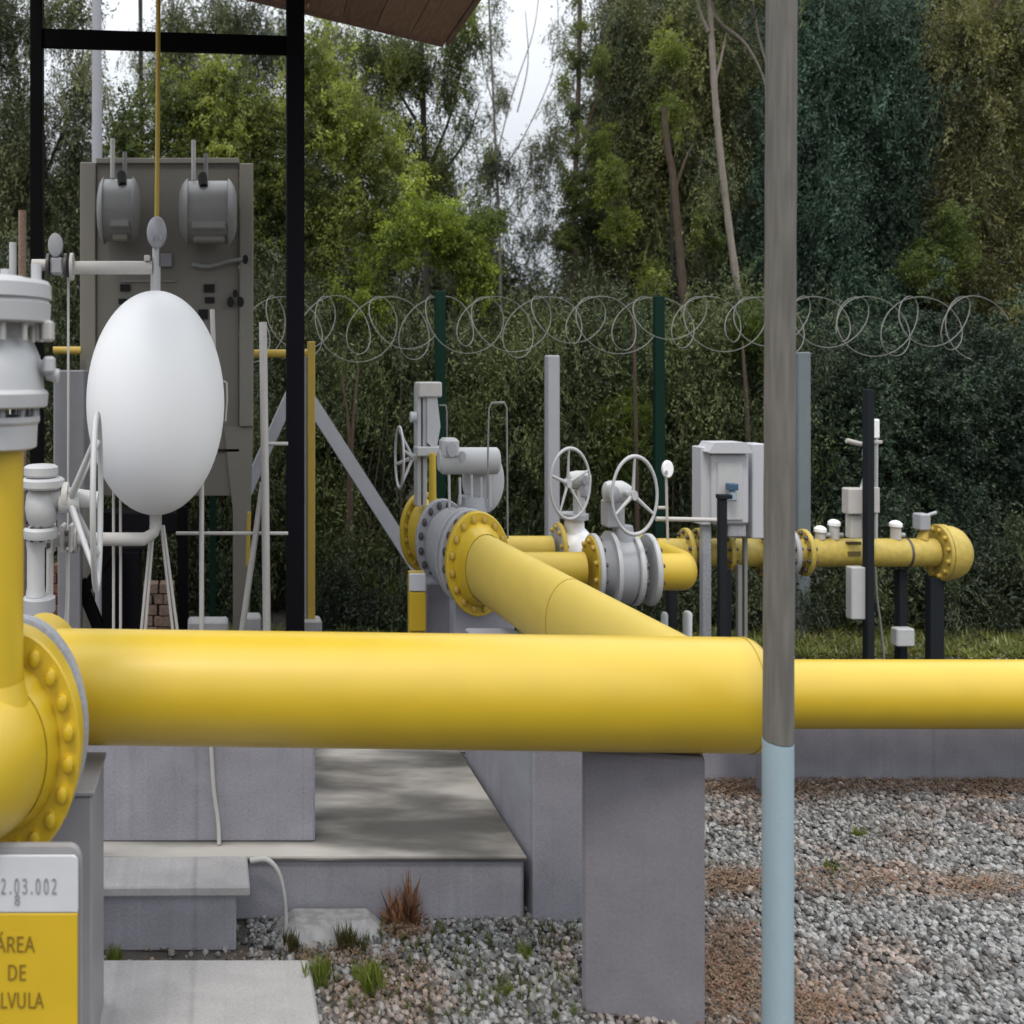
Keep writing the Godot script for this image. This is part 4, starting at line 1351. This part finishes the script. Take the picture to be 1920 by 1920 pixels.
	tube(smooth_path([P(1618, 918, 8.05), P(1624, 890, 8.05), P(1621, 850, 8.05), P(1622, 836, 8.05)]), [0.035] + range(18).map(func(i): return 0.03 - i * 0.0008), 8)
	put("neck", M.pale_grey, t)
	tube([P(1587, 826, 8.05), P(1606, 831, 8.05), P(1625, 835, 8.05)], 0.016, 8)
	put("arm", M.white_pipe, t)
	t = thing("antenna", "white rod aerial standing right of the thin black post", "aerial", P(1644, 1010, 8.1))
	pbox(1638, 786, 1650, 822, 8.05, 0.04, 0.006)
	put("tip", M.white, t)
	tube([P(1643, 820, 8.07), P(1642, 1010, 8.07)], 0.016, 8)
	put("rod", M.pale_grey, t)
	pbox(1636, 914, 1650, 962, 8.05, 0.05, 0.004)
	put("clip_box", M.white_pipe, t)
	pbox(1640, 826, 1655, 832, 8.05, 0.04, 0.003)
	put("cross_lug", M.white_pipe, t)
	tube(smooth_path([P(1641, 1064, 8.05), P(1644, 1120, 8.05), P(1650, 1165, 8.05), P(1658, 1240, 8.05)]), 0.011, 7)
	put("cable", M.galvanised, t)
	# hooded cabinet
	t = thing("hooded_cabinet", "white cabinet with rounded hood beside the timber post", "cabinet", Vector3(P(1372, 0, 7.9).x, 0, -7.9))
	pbox(1336, 850, 1405, 984, 7.88, 0.28, 0.015)
	put("case", M.cab_white, t)
	rounded_plate(1329, 813, 1412, 850, 7.82, 0.22, 13)
	put("hood", M.cab_white, t)
	pbox(1346, 866, 1394, 976, 7.865, 0.02, 0.006)
	put("door", M.pale_grey, t)
	pbox(1315, 838, 1334, 985, 7.92, 0.16, 0.006)
	put("side_panel", M.cab_white, t)
	pbox(1411, 832, 1436, 1010, 7.92, 0.16, 0.006)
	put("side_panel", M.cab_white, t)
	pillar(1318, 984, 1334, 7.95, 0.06, 0.0, 0.004)
	put("leg", M.plate_grey, t)
	pillar(1384, 1060, 1392, 8.02, 0.04, 0.0, 0.002)
	put("leg", M.galvanised, t)
	pillar(1396, 984, 1402, 8.02, 0.04, 0.0, 0.002)
	put("leg", M.galvanised, t)
	pbox(1366, 984, 1400, 1008, 7.9, 0.2, 0.01)
	put("gland_box", M.plate_grey, t)
	t = thing("blue_device", "small blue reader with glass tip on the cabinet door", "device", P(1375, 930, 7.8))
	pbox(1367, 907, 1385, 920, 7.78, 0.06, 0.004)
	put("head", M.device_blue, t)
	pbox(1370, 921, 1383, 940, 7.79, 0.05, 0.008)
	put("body", M.blue_paint, t)
	# round gauge
	t = thing("round_gauge", "white round dial gauge on a thin stem over the pipe", "gauge", P(1249, 1010, 7.7))
	lathe(P(1249, 879, 7.72), Vector3.BACK, [[0, 0], [0, 0.046], [0.01, 0.052], [0.035, 0.052], [0.04, 0.047], [0.04, 0]], 28)
	put("dial", M.white, t)
	lathe(P(1249, 886, 7.678), Vector3.BACK, [[0, 0], [0, 0.014], [0.006, 0.014], [0.006, 0]], 12)
	put("needle_boss", M.plate_grey, t)
	tube([P(1249, 893, 7.72), P(1250, 940, 7.72), P(1252, 1012, 7.75)], 0.012, 8)
	put("stem", M.white_pipe, t)
	tube([P(1230, 973, 7.74), P(1345, 975, 7.8)], 0.014, 8)
	put("rail", M.white_pipe, t)
	tube([P(1234, 952, 7.74), P(1250, 952, 7.74)], 0.010, 8)
	put("rail", M.white_pipe, t)
	# odd low stubs
	for s in [[1281, 1297, 1146, 7.5, "short pale stub post left of the cabinet leg"], [1240, 1252, 1148, 7.8, "lowest white cap just above the diagonal pipe"]]:
		org = Vector3(P((s[0] + s[1]) * 0.5, 0, s[3]).x, 0, -s[3])
		var hw: float = (s[1] - s[0]) * 0.5 * s[3] / FOCAL / NARROW
		tube([Vector3(org.x, 0, -s[3]), P((s[0] + s[1]) * 0.5, s[2] + 4, s[3]), P((s[0] + s[1]) * 0.5, s[2], s[3])], [hw * 0.8, hw, hw * 0.6], 12)
		solo("stub_post", M.pale_grey, s[4], "stub", "short stubs by the elbow")

# ---------------------------------------------------------------- foreground
func foreground() -> void:
	# the long yellow pipe with its elbow and the diagonal run to the flange
	var ya := P(0, 1286.5, 3.67).y
	var yb := P(0, 1303, 3.67).y
	var t := thing("yellow_pipeline", "long thick yellow pipe crossing the front with blunt end and diagonal branch", "pipe", Vector3(0.9, yb - 0.16, -3.67))
	var r := 0.1625
	var xe := P(1398, 1302, 3.67).x
	var xt := 1.345
	tube([Vector3(-0.50, ya + 0.001, -3.67), Vector3(xe, yb, -3.67)], r, 72, false)
	put("long_run", M.yellow, t)
	lathe(Vector3(xe, yb, -3.67), Vector3.RIGHT, [[-0.002, r + 0.0012], [0.010, r * 0.995], [0.021, r * 0.965], [0.031, r * 0.91], [0.040, r * 0.83], [0.047, r * 0.72], [0.0515, r * 0.55], [0.053, r * 0.3], [0.053, 0]], 72)
	put("end_cap", M.yellow, t)
	tube([Vector3(xe - 0.004, yb, -3.67), Vector3(xe + 0.002, yb, -3.67)], r + 0.0022, 72, false)
	put("weld_bead", M.yellow, t)
	var endp := Vector3(1.254, 0.94, -6.2)
	tube([Vector3(xt, yb, -3.67), endp], r * 0.985, 64)
	put("diagonal_run", M.yellow_dusty, t, "dusty diagonal run")
	for f in [0.42, 0.93]:
		var wc: Vector3 = Vector3(xt, yb, -3.67).lerp(endp, f)
		tube([wc, wc + (endp - wc).normalized() * 0.008], r * 0.985 + 0.002, 64, false)
		put("weld_bead", M.yellow, t)
	var ax := Vector3(0.036, 0, 1).normalized()
	flange(t, endp + ax * 0.03, ax, 0.254, 0.055, M.yellow, 16, M.yellow_dull, 0.019)
	lathe(endp + ax * 0.03, ax, [[0, 0.205], [0.05, 0.19], [0.12, r + 0.004], [0.15, r + 0.001]], 48)
	put("weld_neck", M.yellow, t)
	# pipe on the right
	t = thing("right_yellow_pipe", "straight yellow pipe running off to the right edge", "pipe", Vector3(2.9, 0.32, -5.5))
	var d := 5.5
	tube([P(1395, 1301, d), P(2300, 1301.5, d)], 63.5 * d / FOCAL, 48)
	put("run", M.yellow, t)
	var rr := 63.5 * d / FOCAL
	lathe(P(1396, 1301, d), Vector3.LEFT, [[0, rr], [0.02, rr * 0.97], [0.04, rr * 0.86], [0.05, rr * 0.6], [0.053, 0]], 48)
	put("end_cap", M.yellow, t)
	for x in [1460, 2050]:
		var p := P(x, 1363, d)
		box(Vector3(p.x, p.y * 0.5, -d - 0.12), Vector3(0.05, p.y, 0.12), 0.004)
		put("saddle", M.concrete, t)
	# the bolted tee at the left
	t = thing("bolted_elbow", "big yellow bolted flange with a domed elbow at the left edge", "pipe", Vector3(-0.52, 0.6, -3.2))
	var X := -0.517
	var Y := 0.946
	lathe(Vector3(X, Y, -3.32), Vector3.BACK, [[0, 0], [0, 0.286], [0.006, 0.292], [0.056, 0.292], [0.06, 0.286], [0.06, 0]], 72)
	put("grey_plate", M.plate_grey, t, "grey backing flange")
	flange(t, Vector3(X, Y, -3.13), Vector3.BACK, 0.288, 0.10, M.yellow, 20, M.yellow, 0.021)
	lathe(Vector3(X, Y, -3.9), Vector3.BACK, [[0, 0], [0, 0.17], [0.08, 0.2], [0.5, 0.2], [0.58, 0.2]], 40)
	put("tee_body", M.yellow, t)
	var er := 0.172
	var path := [Vector3(X, Y - 0.0, -3.14), Vector3(X, Y - 0.0, -3.11)]
	for i in 13:
		var a := PI * 0.5 * i / 12.0
		path.append(Vector3(X - 0.2 * NARROW * (1.0 - cos(a)), Y, -3.10 + 0.2 * sin(a)))
	path.append(path[-1] + Vector3(-0.8, 0, 0))
	tube(path, er, 56)
	put("elbow", M.yellow, t)
	lathe(Vector3(X, Y, -3.132), Vector3.BACK, [[0, er + 0.035], [0.02, er + 0.03], [0.06, er + 0.005], [0.07, er + 0.001]], 48)
	put("weld_neck", M.yellow, t)
	# vertical branch
	var vx := P(-3, 0, 3.05).x
	tube([Vector3(vx, Y + 0.02, -3.05), P(-3, 838, 3.05)], 0.094, 36)
	put("riser", M.yellow, t)
	lathe(Vector3(vx, Y + 0.10, -3.05), Vector3.UP, [[0, 0.125], [0.03, 0.118], [0.06, 0.104], [0.085, 0.095]], 36)
	put("weld_collar", M.yellow, t)
	# valve on the branch
	var sc := 3.05 / FOCAL / NARROW
	t = thing("foreground_valve", "pale grey bolted valve on top of the yellow riser at left", "valve", P(-3, 840, 3.05))
	var yy := func(py: float) -> float: return P(0, py, 3.05).y
	var b := P(-3, 840, 3.05)
	var lat := func(a: Array) -> void:
		var pr := []
		for q in a:
			pr.append([yy.call(q[0]) - b.y, q[1] * sc])
		lathe(b, Vector3.UP, pr, 48)
	lat.call([[842, 0], [842, 62], [838, 70], [796, 72], [790, 76], [780, 76], [780, 0]])
	put("lower_neck", M.pale_grey, t)
	lat.call([[764, 0], [764, 86], [761, 90], [738, 92], [734, 90], [730, 84], [705, 82], [668, 76], [645, 66], [630, 54], [618, 52], [600, 52], [600, 0]])
	put("body", M.pale_grey, t)
	lat.call([[607, 0], [607, 92], [604, 95], [570, 97], [566, 93], [562, 93], [561, 98], [536, 97], [528, 92], [526, 60], [520, 50], [516, 0]])
	put("bonnet_flange", M.pale_grey, t)
	for k in 12:
		var a := TAU * (k + 0.3) / 12
		for s in [[782, 762, 70.0], [640, 606, 78.0]]:
			var o := Vector3(cos(a) * s[2] * sc * NARROW, 0, sin(a) * s[2] * sc)
			tube([Vector3(b.x, yy.call(s[0]), -3.05) + o, Vector3(b.x, yy.call(s[1]), -3.05) + o], 0.012, 8)
			put("stud", M.plate_grey if s[0] == 782 else M.white_pipe, t)
	tube([P(60, 690, 3.05), P(88, 690, 3.05), P(92, 700, 3.05), P(110, 706, 3.05)], [0.02, 0.022, 0.02, 0.018], 10)
	put("lever", M.pale_grey, t)
	pbox(80, 668, 100, 700, 3.0, 0.05, 0.006)
	put("lug", M.pale_grey, t)
	pbox(76, 600, 97, 640, 3.0, 0.06, 0.006)
	put("lug", M.white_pipe, t)
	for p in [[10, 505], [68, 495]]:
		tube([P(p[0], 525, 3.05), P(p[0], p[1], 3.05)], 0.02, 10)
		put("stem", M.pale_grey, t)
	# gate valve with edge-on handwheel
	d = 4.6
	t = thing("side_gate_valve", "pale grey gate valve with big handwheel seen edge-on before the vessel", "valve", P(80, 1150, d))
	var sv := d / FOCAL / NARROW
	var foot := P(74, 1150, d + 0.06)
	var turned := func(cx: float, q: Array, m: Material, called: String) -> void:
		var pr := []
		for k in q:
			pr.append([(1150.0 - k[0]) * d / FOCAL, k[1] * sv * 1.18])
		lathe(foot + Vector3((cx - 71.0) * d / FOCAL, 0, 0), Vector3.UP, pr, 32)
		put(called, m, t)
	turned.call(74, [[890, 0], [890, 25], [886, 27], [872, 27], [868, 22], [866, 0]], M.pale_grey, "bonnet_cap")
	turned.call(78, [[912, 0], [912, 32], [908, 34], [896, 34], [892, 30], [891, 0]], M.pale_grey, "bonnet_flange")
	turned.call(76, [[984, 18], [972, 24], [950, 27], [925, 25], [912, 20]], M.pale_grey, "body")
	turned.call(73, [[1006, 0], [1006, 26], [1002, 27], [990, 27], [985, 24], [985, 0]], M.pale_grey, "flange")
	turned.call(64, [[1116, 16], [1100, 14], [1030, 14], [1006, 16]], M.pale_grey, "neck")
	turned.call(70, [[1148, 0], [1148, 24], [1144, 26], [1120, 26], [1117, 22], [1116, 0]], M.valve_grey, "flange")
	for k in 8:
		var an := TAU * (k + 0.5) / 8
		var o := Vector3(cos(an) * 23.0 * d / FOCAL, 0, sin(an) * 23.0 * sv)
		tube([P(73, 984, d + 0.06) + o, P(73, 1012, d + 0.06) + o], 0.010, 6)
		put("stud", M.steel_bolt, t)
	tube([P(98, 932, d + 0.05), P(128, 932, d + 0.05), P(184, 937, d + 0.05)], [0.05, 0.036, 0.03], 14)
	put("stem", M.pale_grey, t)
	lathe(P(118, 932, d + 0.05), Vector3.RIGHT, [[0, 0], [0, 0.055], [0.02, 0.055], [0.02, 0]], 20)
	put("gland", M.white_pipe, t)
	handwheel(t, P(182, 940, d + 0.05), Vector3(-1, 0, 0.08), 164.0 * d / FOCAL, 0.017, 0.75, 4, 0.10, M.pale_grey)
	for p in [[92, 1040], [112, 1036], [128, 1036]]:
		pbox(p[0], 985, p[0] + 7, p[1], d + 0.2, 0.1, 0.004)
		put("side_flange", M.white_pipe, t)
	tube([P(76, 1012, d + 0.25), P(140, 1012, d + 0.25)], 0.028, 12)
	put("side_pipe", M.pale_grey, t)
	for bb in [[88, 1000], [88, 1022], [122, 1000], [122, 1020]]:
		lathe(P(bb[0], bb[1], d + 0.18), Vector3.RIGHT, [[0, 0], [0, 0.012], [0.012, 0.012], [0.012, 0]], 8)
		put("nut", M.steel_bolt, t)
	tube([P(94, 1030, d + 0.25), P(92, 1220, d + 0.25)], 0.022, 8)
	put("support_leg", M.white_pipe, t)
	tube([P(127, 1030, d + 0.3), P(127, 1110, d + 0.3), P(126, 1140, d + 0.3), P(118, 1220, d + 0.3)], 0.012, 8)
	put("support_leg", M.white_pipe, t)
	# pedestal and sign
	org = Vector3(P(140, 0, 3.4).x, 0, -3.4)
	pillar(-60, 1494, 173, 3.36, 0.34, 0.0, 0.006)
	pbox(-60, 1485, 177, 1494, 3.352, 0.356, 0.003)
	solo("steel_pedestal", M.sign_frame, "dark grey pedestal under the big bolted flange at left", "pedestal")
	d = 2.88
	t = thing("area_sign", "white and yellow sign reading AREA DE VALVULA in a grey frame", "sign", Vector3(P(30, 0, d).x, 0, -d))
	rounded_plate(-92, 1588, 152, 2010, d + 0.012, 0.03, 22)
	put("frame", M.sign_frame, t)
	rounded_plate(-84, 1606, 146, 1710, d - 0.004, 0.012, 10)
	put("white_panel", M.sign_white, t)
	pbox(-84, 1713, 145, 2004, d - 0.004, 0.014, 0.002)
	put("yellow_panel", M.sign_yellow, t)
	pillar(-20, 1990, 90, d + 0.05, 0.06, 0.0, 0.004)
	put("post", M.sign_frame, t)
	for l in [["4 2 . 0 3 . 0 0 2", 47, 1662, 30, M.letter_grey, 118], ["8", 32, 1688, 20, M.letter_grey, 10], ["ÁREA", 28, 1771, 30, M.letter_brown, 74], ["DE", 31, 1824, 30, M.letter_brown, 33], ["VÁLVULA", 24, 1876, 30, M.letter_brown, 116]]:
		var tm := TextMesh.new()
		tm.text = l[0]
		var sf := SystemFont.new()
		sf.font_names = PackedStringArray(["Droid Sans"])
		tm.font = sf
		tm.font_size = 48
		tm.depth = 0.002
		var s: float = d / FOCAL
		tm.pixel_size = l[3] * s / 35.0
		var mi := MeshInstance3D.new()
		mi.mesh = tm
		mi.material_override = l[4]
		mi.name = numbered("lettering", t)
		t.add_child(mi, true)
		mi.position = P(l[1], l[2], d - 0.0055) - org
		var w := tm.get_aabb().size.x
		mi.scale = Vector3(l[5] * s / maxf(w, 0.001), 1, 1)
	# the tall post
	d = 3.3
	org = Vector3(P(1462, 0, d).x, 0, -d)
	t = thing("timber_post", "tall weathered grey post with pale blue painted foot", "post", org)
	var w2 := 24.5 * d / FOCAL / NARROW
	var pa := []
	var ra := []
	for i in 30:
		var f := i / 29.0
		pa.append(P(lerpf(1459, 1466, f), lerpf(1388, -160, f), d))
		ra.append(w2 * (1.0 + 0.012 * sin(i * 1.7)))
	tube(pa, ra, 28)
	put("timber", M.wood, t)
	tube([Vector3(P(1458, 0, d).x, -0.05, -d), P(1458.5, 1390, d)], w2 * 1.02, 28)
	put("painted_foot", M.blue_paint, t)

func rounded_plate(l: float, tp: float, r: float, b: float, d: float, deep: float, rad: float) -> void:
	var pts := []
	for c in [[r - rad, tp + rad * 1.5, -90], [r - rad * 0.2, b - rad * 0.2, 0], [l + rad * 0.2, b - rad * 0.2, 90], [l + rad, tp + rad * 1.5, 180]]:
		var rr: float = rad if c[1] < (tp + b) * 0.5 else rad * 0.2
		for k in 7:
			var a := deg_to_rad(c[2] + 90.0 * k / 6.0)
			pts.append(P(c[0] + cos(a) * rr, c[1] + sin(a) * rr * (1.5 if rr == rad else 1.0), d))
	var cen := P((l + r) * 0.5, (tp + b) * 0.5, d)
	var dz := Vector3(0, 0, -deep)
	st.set_smooth_group(-1)
	for k in pts.size():
		var k2 := (k + 1) % pts.size()
		tri(cen, pts[k], pts[k2], Vector3.BACK)
		tri(cen + dz, pts[k] + dz, pts[k2] + dz, Vector3.FORWARD)
		quad(pts[k], pts[k2], pts[k2] + dz, pts[k] + dz, (pts[k] + pts[k2]) * 0.5 - cen)

# ---------------------------------------------------------------- gravel, litter, weeds
func stone_mesh(k: int) -> Mesh:
	org = Vector3.ZERO
	var ph := (1.0 + sqrt(5.0)) / 2.0
	var v := []
	for p in [[-1, ph, 0], [1, ph, 0], [-1, -ph, 0], [1, -ph, 0], [0, -1, ph], [0, 1, ph], [0, -1, -ph], [0, 1, -ph], [ph, 0, -1], [ph, 0, 1], [-ph, 0, -1], [-ph, 0, 1]]:
		v.append(Vector3(p[0], p[1], p[2]).normalized() * rnd(0.72, 1.15) * Vector3(1.0, 0.72, rnd(0.8, 1.2)))
	var f := [0, 11, 5, 0, 5, 1, 0, 1, 7, 0, 7, 10, 0, 10, 11, 1, 5, 9, 5, 11, 4, 11, 10, 2, 10, 7, 6, 7, 1, 8, 3, 9, 4, 3, 4, 2, 3, 2, 6, 3, 6, 8, 3, 8, 9, 4, 9, 5, 2, 4, 11, 6, 2, 10, 8, 6, 7, 9, 8, 1]
	st.set_smooth_group(-1)
	for i in 20:
		var a: Vector3 = v[f[i * 3]]
		var b: Vector3 = v[f[i * 3 + 1]]
		var c: Vector3 = v[f[i * 3 + 2]]
		tri(a, b, c, a + b + c)
	st.generate_normals()
	var m := st.commit()
	st = SurfaceTool.new()
	st.begin(Mesh.PRIMITIVE_TRIANGLES)
	return m

func flake_mesh() -> Mesh:
	org = Vector3.ZERO
	st.set_smooth_group(-1)
	for i in 3:
		var a := Vector3(rnd(-1, 1), rnd(0, 0.5), rnd(-1, 1))
		var d := Vector3(rnd(-1, 1), rnd(-0.2, 0.4), rnd(-1, 1)).normalized()
		var s := d.cross(Vector3.UP).normalized() * 0.28
		tri(a - d, a + s + Vector3(0, 0.15, 0), a + d, Vector3.UP)
		tri(a - d, a - s + Vector3(0, 0.1, 0), a + d, Vector3.UP)
	st.generate_normals()
	var m := st.commit()
	st = SurfaceTool.new()
	st.begin(Mesh.PRIMITIVE_TRIANGLES)
	return m

# drifts of litter: [px, py, half width, half height, flakes, how brown the stones are]
const ZONES := [[1375, 1482, 70, 16, 700, 0.8], [1370, 1660, 60, 22, 800, 0.7], [1360, 1830, 60, 80, 2200, 0.75], [1500, 1900, 90, 40, 900, 0.6], [1620, 1478, 200, 14, 900, 0.5], [1850, 1480, 90, 16, 900, 0.7], [1840, 1670, 80, 20, 500, 0.6], [1590, 1660, 120, 30, 500, 0.35], [1700, 1570, 80, 30, 100, 0.2], [640, 1800, 110, 22, 300, 0.15], [720, 1860, 110, 40, 150, 0.1], [757, 1752, 26, 12, 500, 0.8], [330, 1805, 130, 12, 250, 0.3], [1480, 1490, 90, 18, 500, 0.5]]

func ground_cover() -> void:
	var g := thing("gravel", "loose grey crushed-stone gravel over the yard", "gravel", Vector3(2, 0, -4.5))
	g.set_meta("kind", "stuff")
	var fn := FastNoiseLite.new()
	fn.seed = 4
	fn.frequency = 1.1
	fn.fractal_octaves = 3
	for k in 4:
		var xf := []
		var cols := []
		for i in 18500:
			var x: float
			var z: float
			if i < 13500:
				z = -rnd(2.9, 5.85)
				x = rnd(0.1, 3.9)
			else:
				z = -rnd(2.4, 9.2)
				x = rnd(-2.2, 5.2)
			var s := rnd(0.008, 0.018) * (1.3 if rng.randf() < 0.1 else 1.0)
			var b := Basis.from_euler(Vector3(rnd(-0.5, 0.5), rnd(0, TAU), rnd(-0.5, 0.5))).scaled(Vector3(0.72, 0.9, 1.0) * s)
			xf.append(Transform3D(b, Vector3(x, s * rnd(0.1, 0.75), z) - g.position))
			var brown := smoothstep(0.1, 0.4, fn.get_noise_2d(x * 1.3, z * 0.9)) * 0.5
			var gx := 410.0 + x * FOCAL / -z
			var gy := 700.0 + EYE * FOCAL / -z
			for zn in ZONES:
				var ex: float = (gx - zn[0]) / (zn[2] * 1.1)
				var ey: float = (gy - zn[1]) / (zn[3] * 1.2)
				brown += zn[5] * exp(-ex * ex - ey * ey)
			var v := pow(rng.randf(), 1.5) * 0.27 + 0.065
			var cool := Color(v * 0.965, v * 0.985, v * 0.995)
			var warm := Color(v * 1.0, v * 0.66, v * 0.48)
			cols.append(cool.lerp(warm, clampf(brown * rnd(0.4, 1.3) + rnd(-0.05, 0.2), 0, 1)))
		scatter("stones", stone_mesh(k), M.stone, xf, cols, g)
	# dry reddish litter
	var lt := thing("leaf_litter", "drifts of dry reddish brown needles lying on the gravel", "litter", Vector3(2, 0, -4.5))
	lt.set_meta("kind", "stuff")
	var xf := []
	var cols := []
	for zn in ZONES:
		for i in int(zn[4] * 0.8):
			var px: float = zn[0] + rng.randfn() * zn[2] * 0.6
			var py: float = maxf(1470.0, zn[1] + rng.randfn() * zn[3] * 0.6)
			var p := G(px, py)
			if p.z > -4.33 and p.z < -4.0 and p.x < 0.02:
				continue
			if p.x < 1.0 and p.z < -4.32:
				continue
			p.y = rnd(0.012, 0.03)
			var s := rnd(0.005, 0.013)
			xf.append(Transform3D(Basis(Vector3.UP, rnd(0, TAU)).scaled(Vector3(0.7, 1, 1) * s), p - lt.position))
			var c := Color(0.20, 0.095, 0.055).lerp(Color(0.20, 0.155, 0.10), rng.randf())
			cols.append(c * rnd(0.6, 1.25))
	scatter("flakes", flake_mesh(), M.litter, xf, cols, lt)
	# weeds
	var green := Color(0.20, 0.25, 0.05)
	for w in [[596, 1850, 1.0, 24, "green grass tuft at the corner of the paving slab"], [690, 1862, 1.0, 30, "brightest green weed in the gravel right of the slab"], [212, 1812, 0.7, 12, "small green weed between the step and paving slab"], [948, 1872, 0.6, 9, "thin green weed left of the big column"], [1610, 1572, 0.55, 10, "pale green weed in the gravel right of the post"], [1562, 1640, 0.6, 10, "yellowish weed low in the right-hand gravel"], [655, 1785, 0.9, 20, "olive dry grass clump at the foot of the slab"], [545, 1790, 0.8, 14, "dull grass clump below the pale hose"], [985, 1800, 0.6, 9, "sparse green sprig in front of the support wall"]]:
		var p := G(w[0], w[1])
		var t := thing("weed", w[4], "weed", p, "weeds in the gravel")
		xf = []
		cols = []
		var dull: bool = w[4].begins_with("olive") or w[4].begins_with("dull")
		for i in w[3]:
			var s: float = w[2] * rnd(0.16, 0.36)
			xf.append(Transform3D(Basis(Vector3.UP, rnd(0, TAU)).scaled(Vector3(0.75, 1, 1) * s), Vector3(rng.randfn() * 0.022, 0.005, rng.randfn() * 0.03) * w[2]))
			cols.append((Color(0.13, 0.12, 0.05) if dull else green) * rnd(0.6, 1.3))
		scatter("blades", leaf_mesh("blade"), M.leaf, xf, cols, t)
	var dwp := Vector3(P(757, 0, 4.3).x, 0.0, -4.30)
	var dw := thing("dead_weed", "dry reddish brown weed standing against the slab front", "weed", dwp)
	xf = []
	cols = []
	for i in 26:
		var sc := rnd(0.35, 0.62) * (1.25 if i < 6 else 1.0)
		xf.append(Transform3D(Basis(Vector3.UP, rnd(0, TAU)).scaled(Vector3(0.42, sc, 0.4) if i < 6 else Vector3(0.6, sc * 0.55, 0.5)), Vector3(rng.randfn() * 0.018, 0, rnd(-0.02, 0.03))))
		cols.append(Color(0.24, 0.115, 0.06) * rnd(0.55, 1.3))
	scatter("dry_stalks", leaf_mesh("blade"), M.litter, xf, cols, dw)
	var sg := thing("sprouts", "thin olive grass sprouting through the middle gravel", "grass", Vector3(0.7, 0, -4.0))
	sg.set_meta("kind", "stuff")
	xf = []
	cols = []
	for i in 260:
		var p := G(rnd(560, 1095), 1738 + 180 * pow(rng.randf(), 1.2))
		if p.x < 0.28 and p.z > -3.99:
			continue
		if p.z < -4.31 or (p.x < 0.02 and p.z < -4.0):
			continue
		xf.append(Transform3D(Basis(Vector3.UP, rnd(0, TAU)).scaled(Vector3(0.6, 1, 1) * rnd(0.08, 0.2)), p - sg.position))
		cols.append(Color(0.20, 0.20, 0.08).lerp(Color(0.13, 0.19, 0.04), rng.randf()) * rnd(0.6, 1.2))
	scatter("blades", leaf_mesh("blade"), M.leaf, xf, cols, sg)
	# grass at the fence
	var gr := thing("grass", "rough yellowish green grass strip along the fence", "grass", Vector3(4, 0, -8.8))
	gr.set_meta("kind", "stuff")
	xf = []
	cols = []
	for i in 3200:
		var x := rnd(-3.0, 6.8)
		var z := -rnd(8.3, 9.15)
		if x < 3.4 and rng.randf() < 0.5:
			continue
		var s := rnd(0.12, 0.4)
		xf.append(Transform3D(Basis(Vector3.UP, rnd(0, TAU)).scaled(Vector3(0.8, s, 1.0) * 0.8), Vector3(x, 0, z) - gr.position))
		cols.append(Color(0.32, 0.31, 0.13).lerp(Color(0.20, 0.24, 0.08), rng.randf()) * rnd(0.7, 1.2))
	scatter("blades", leaf_mesh("blade"), M.leaf, xf, cols, gr)
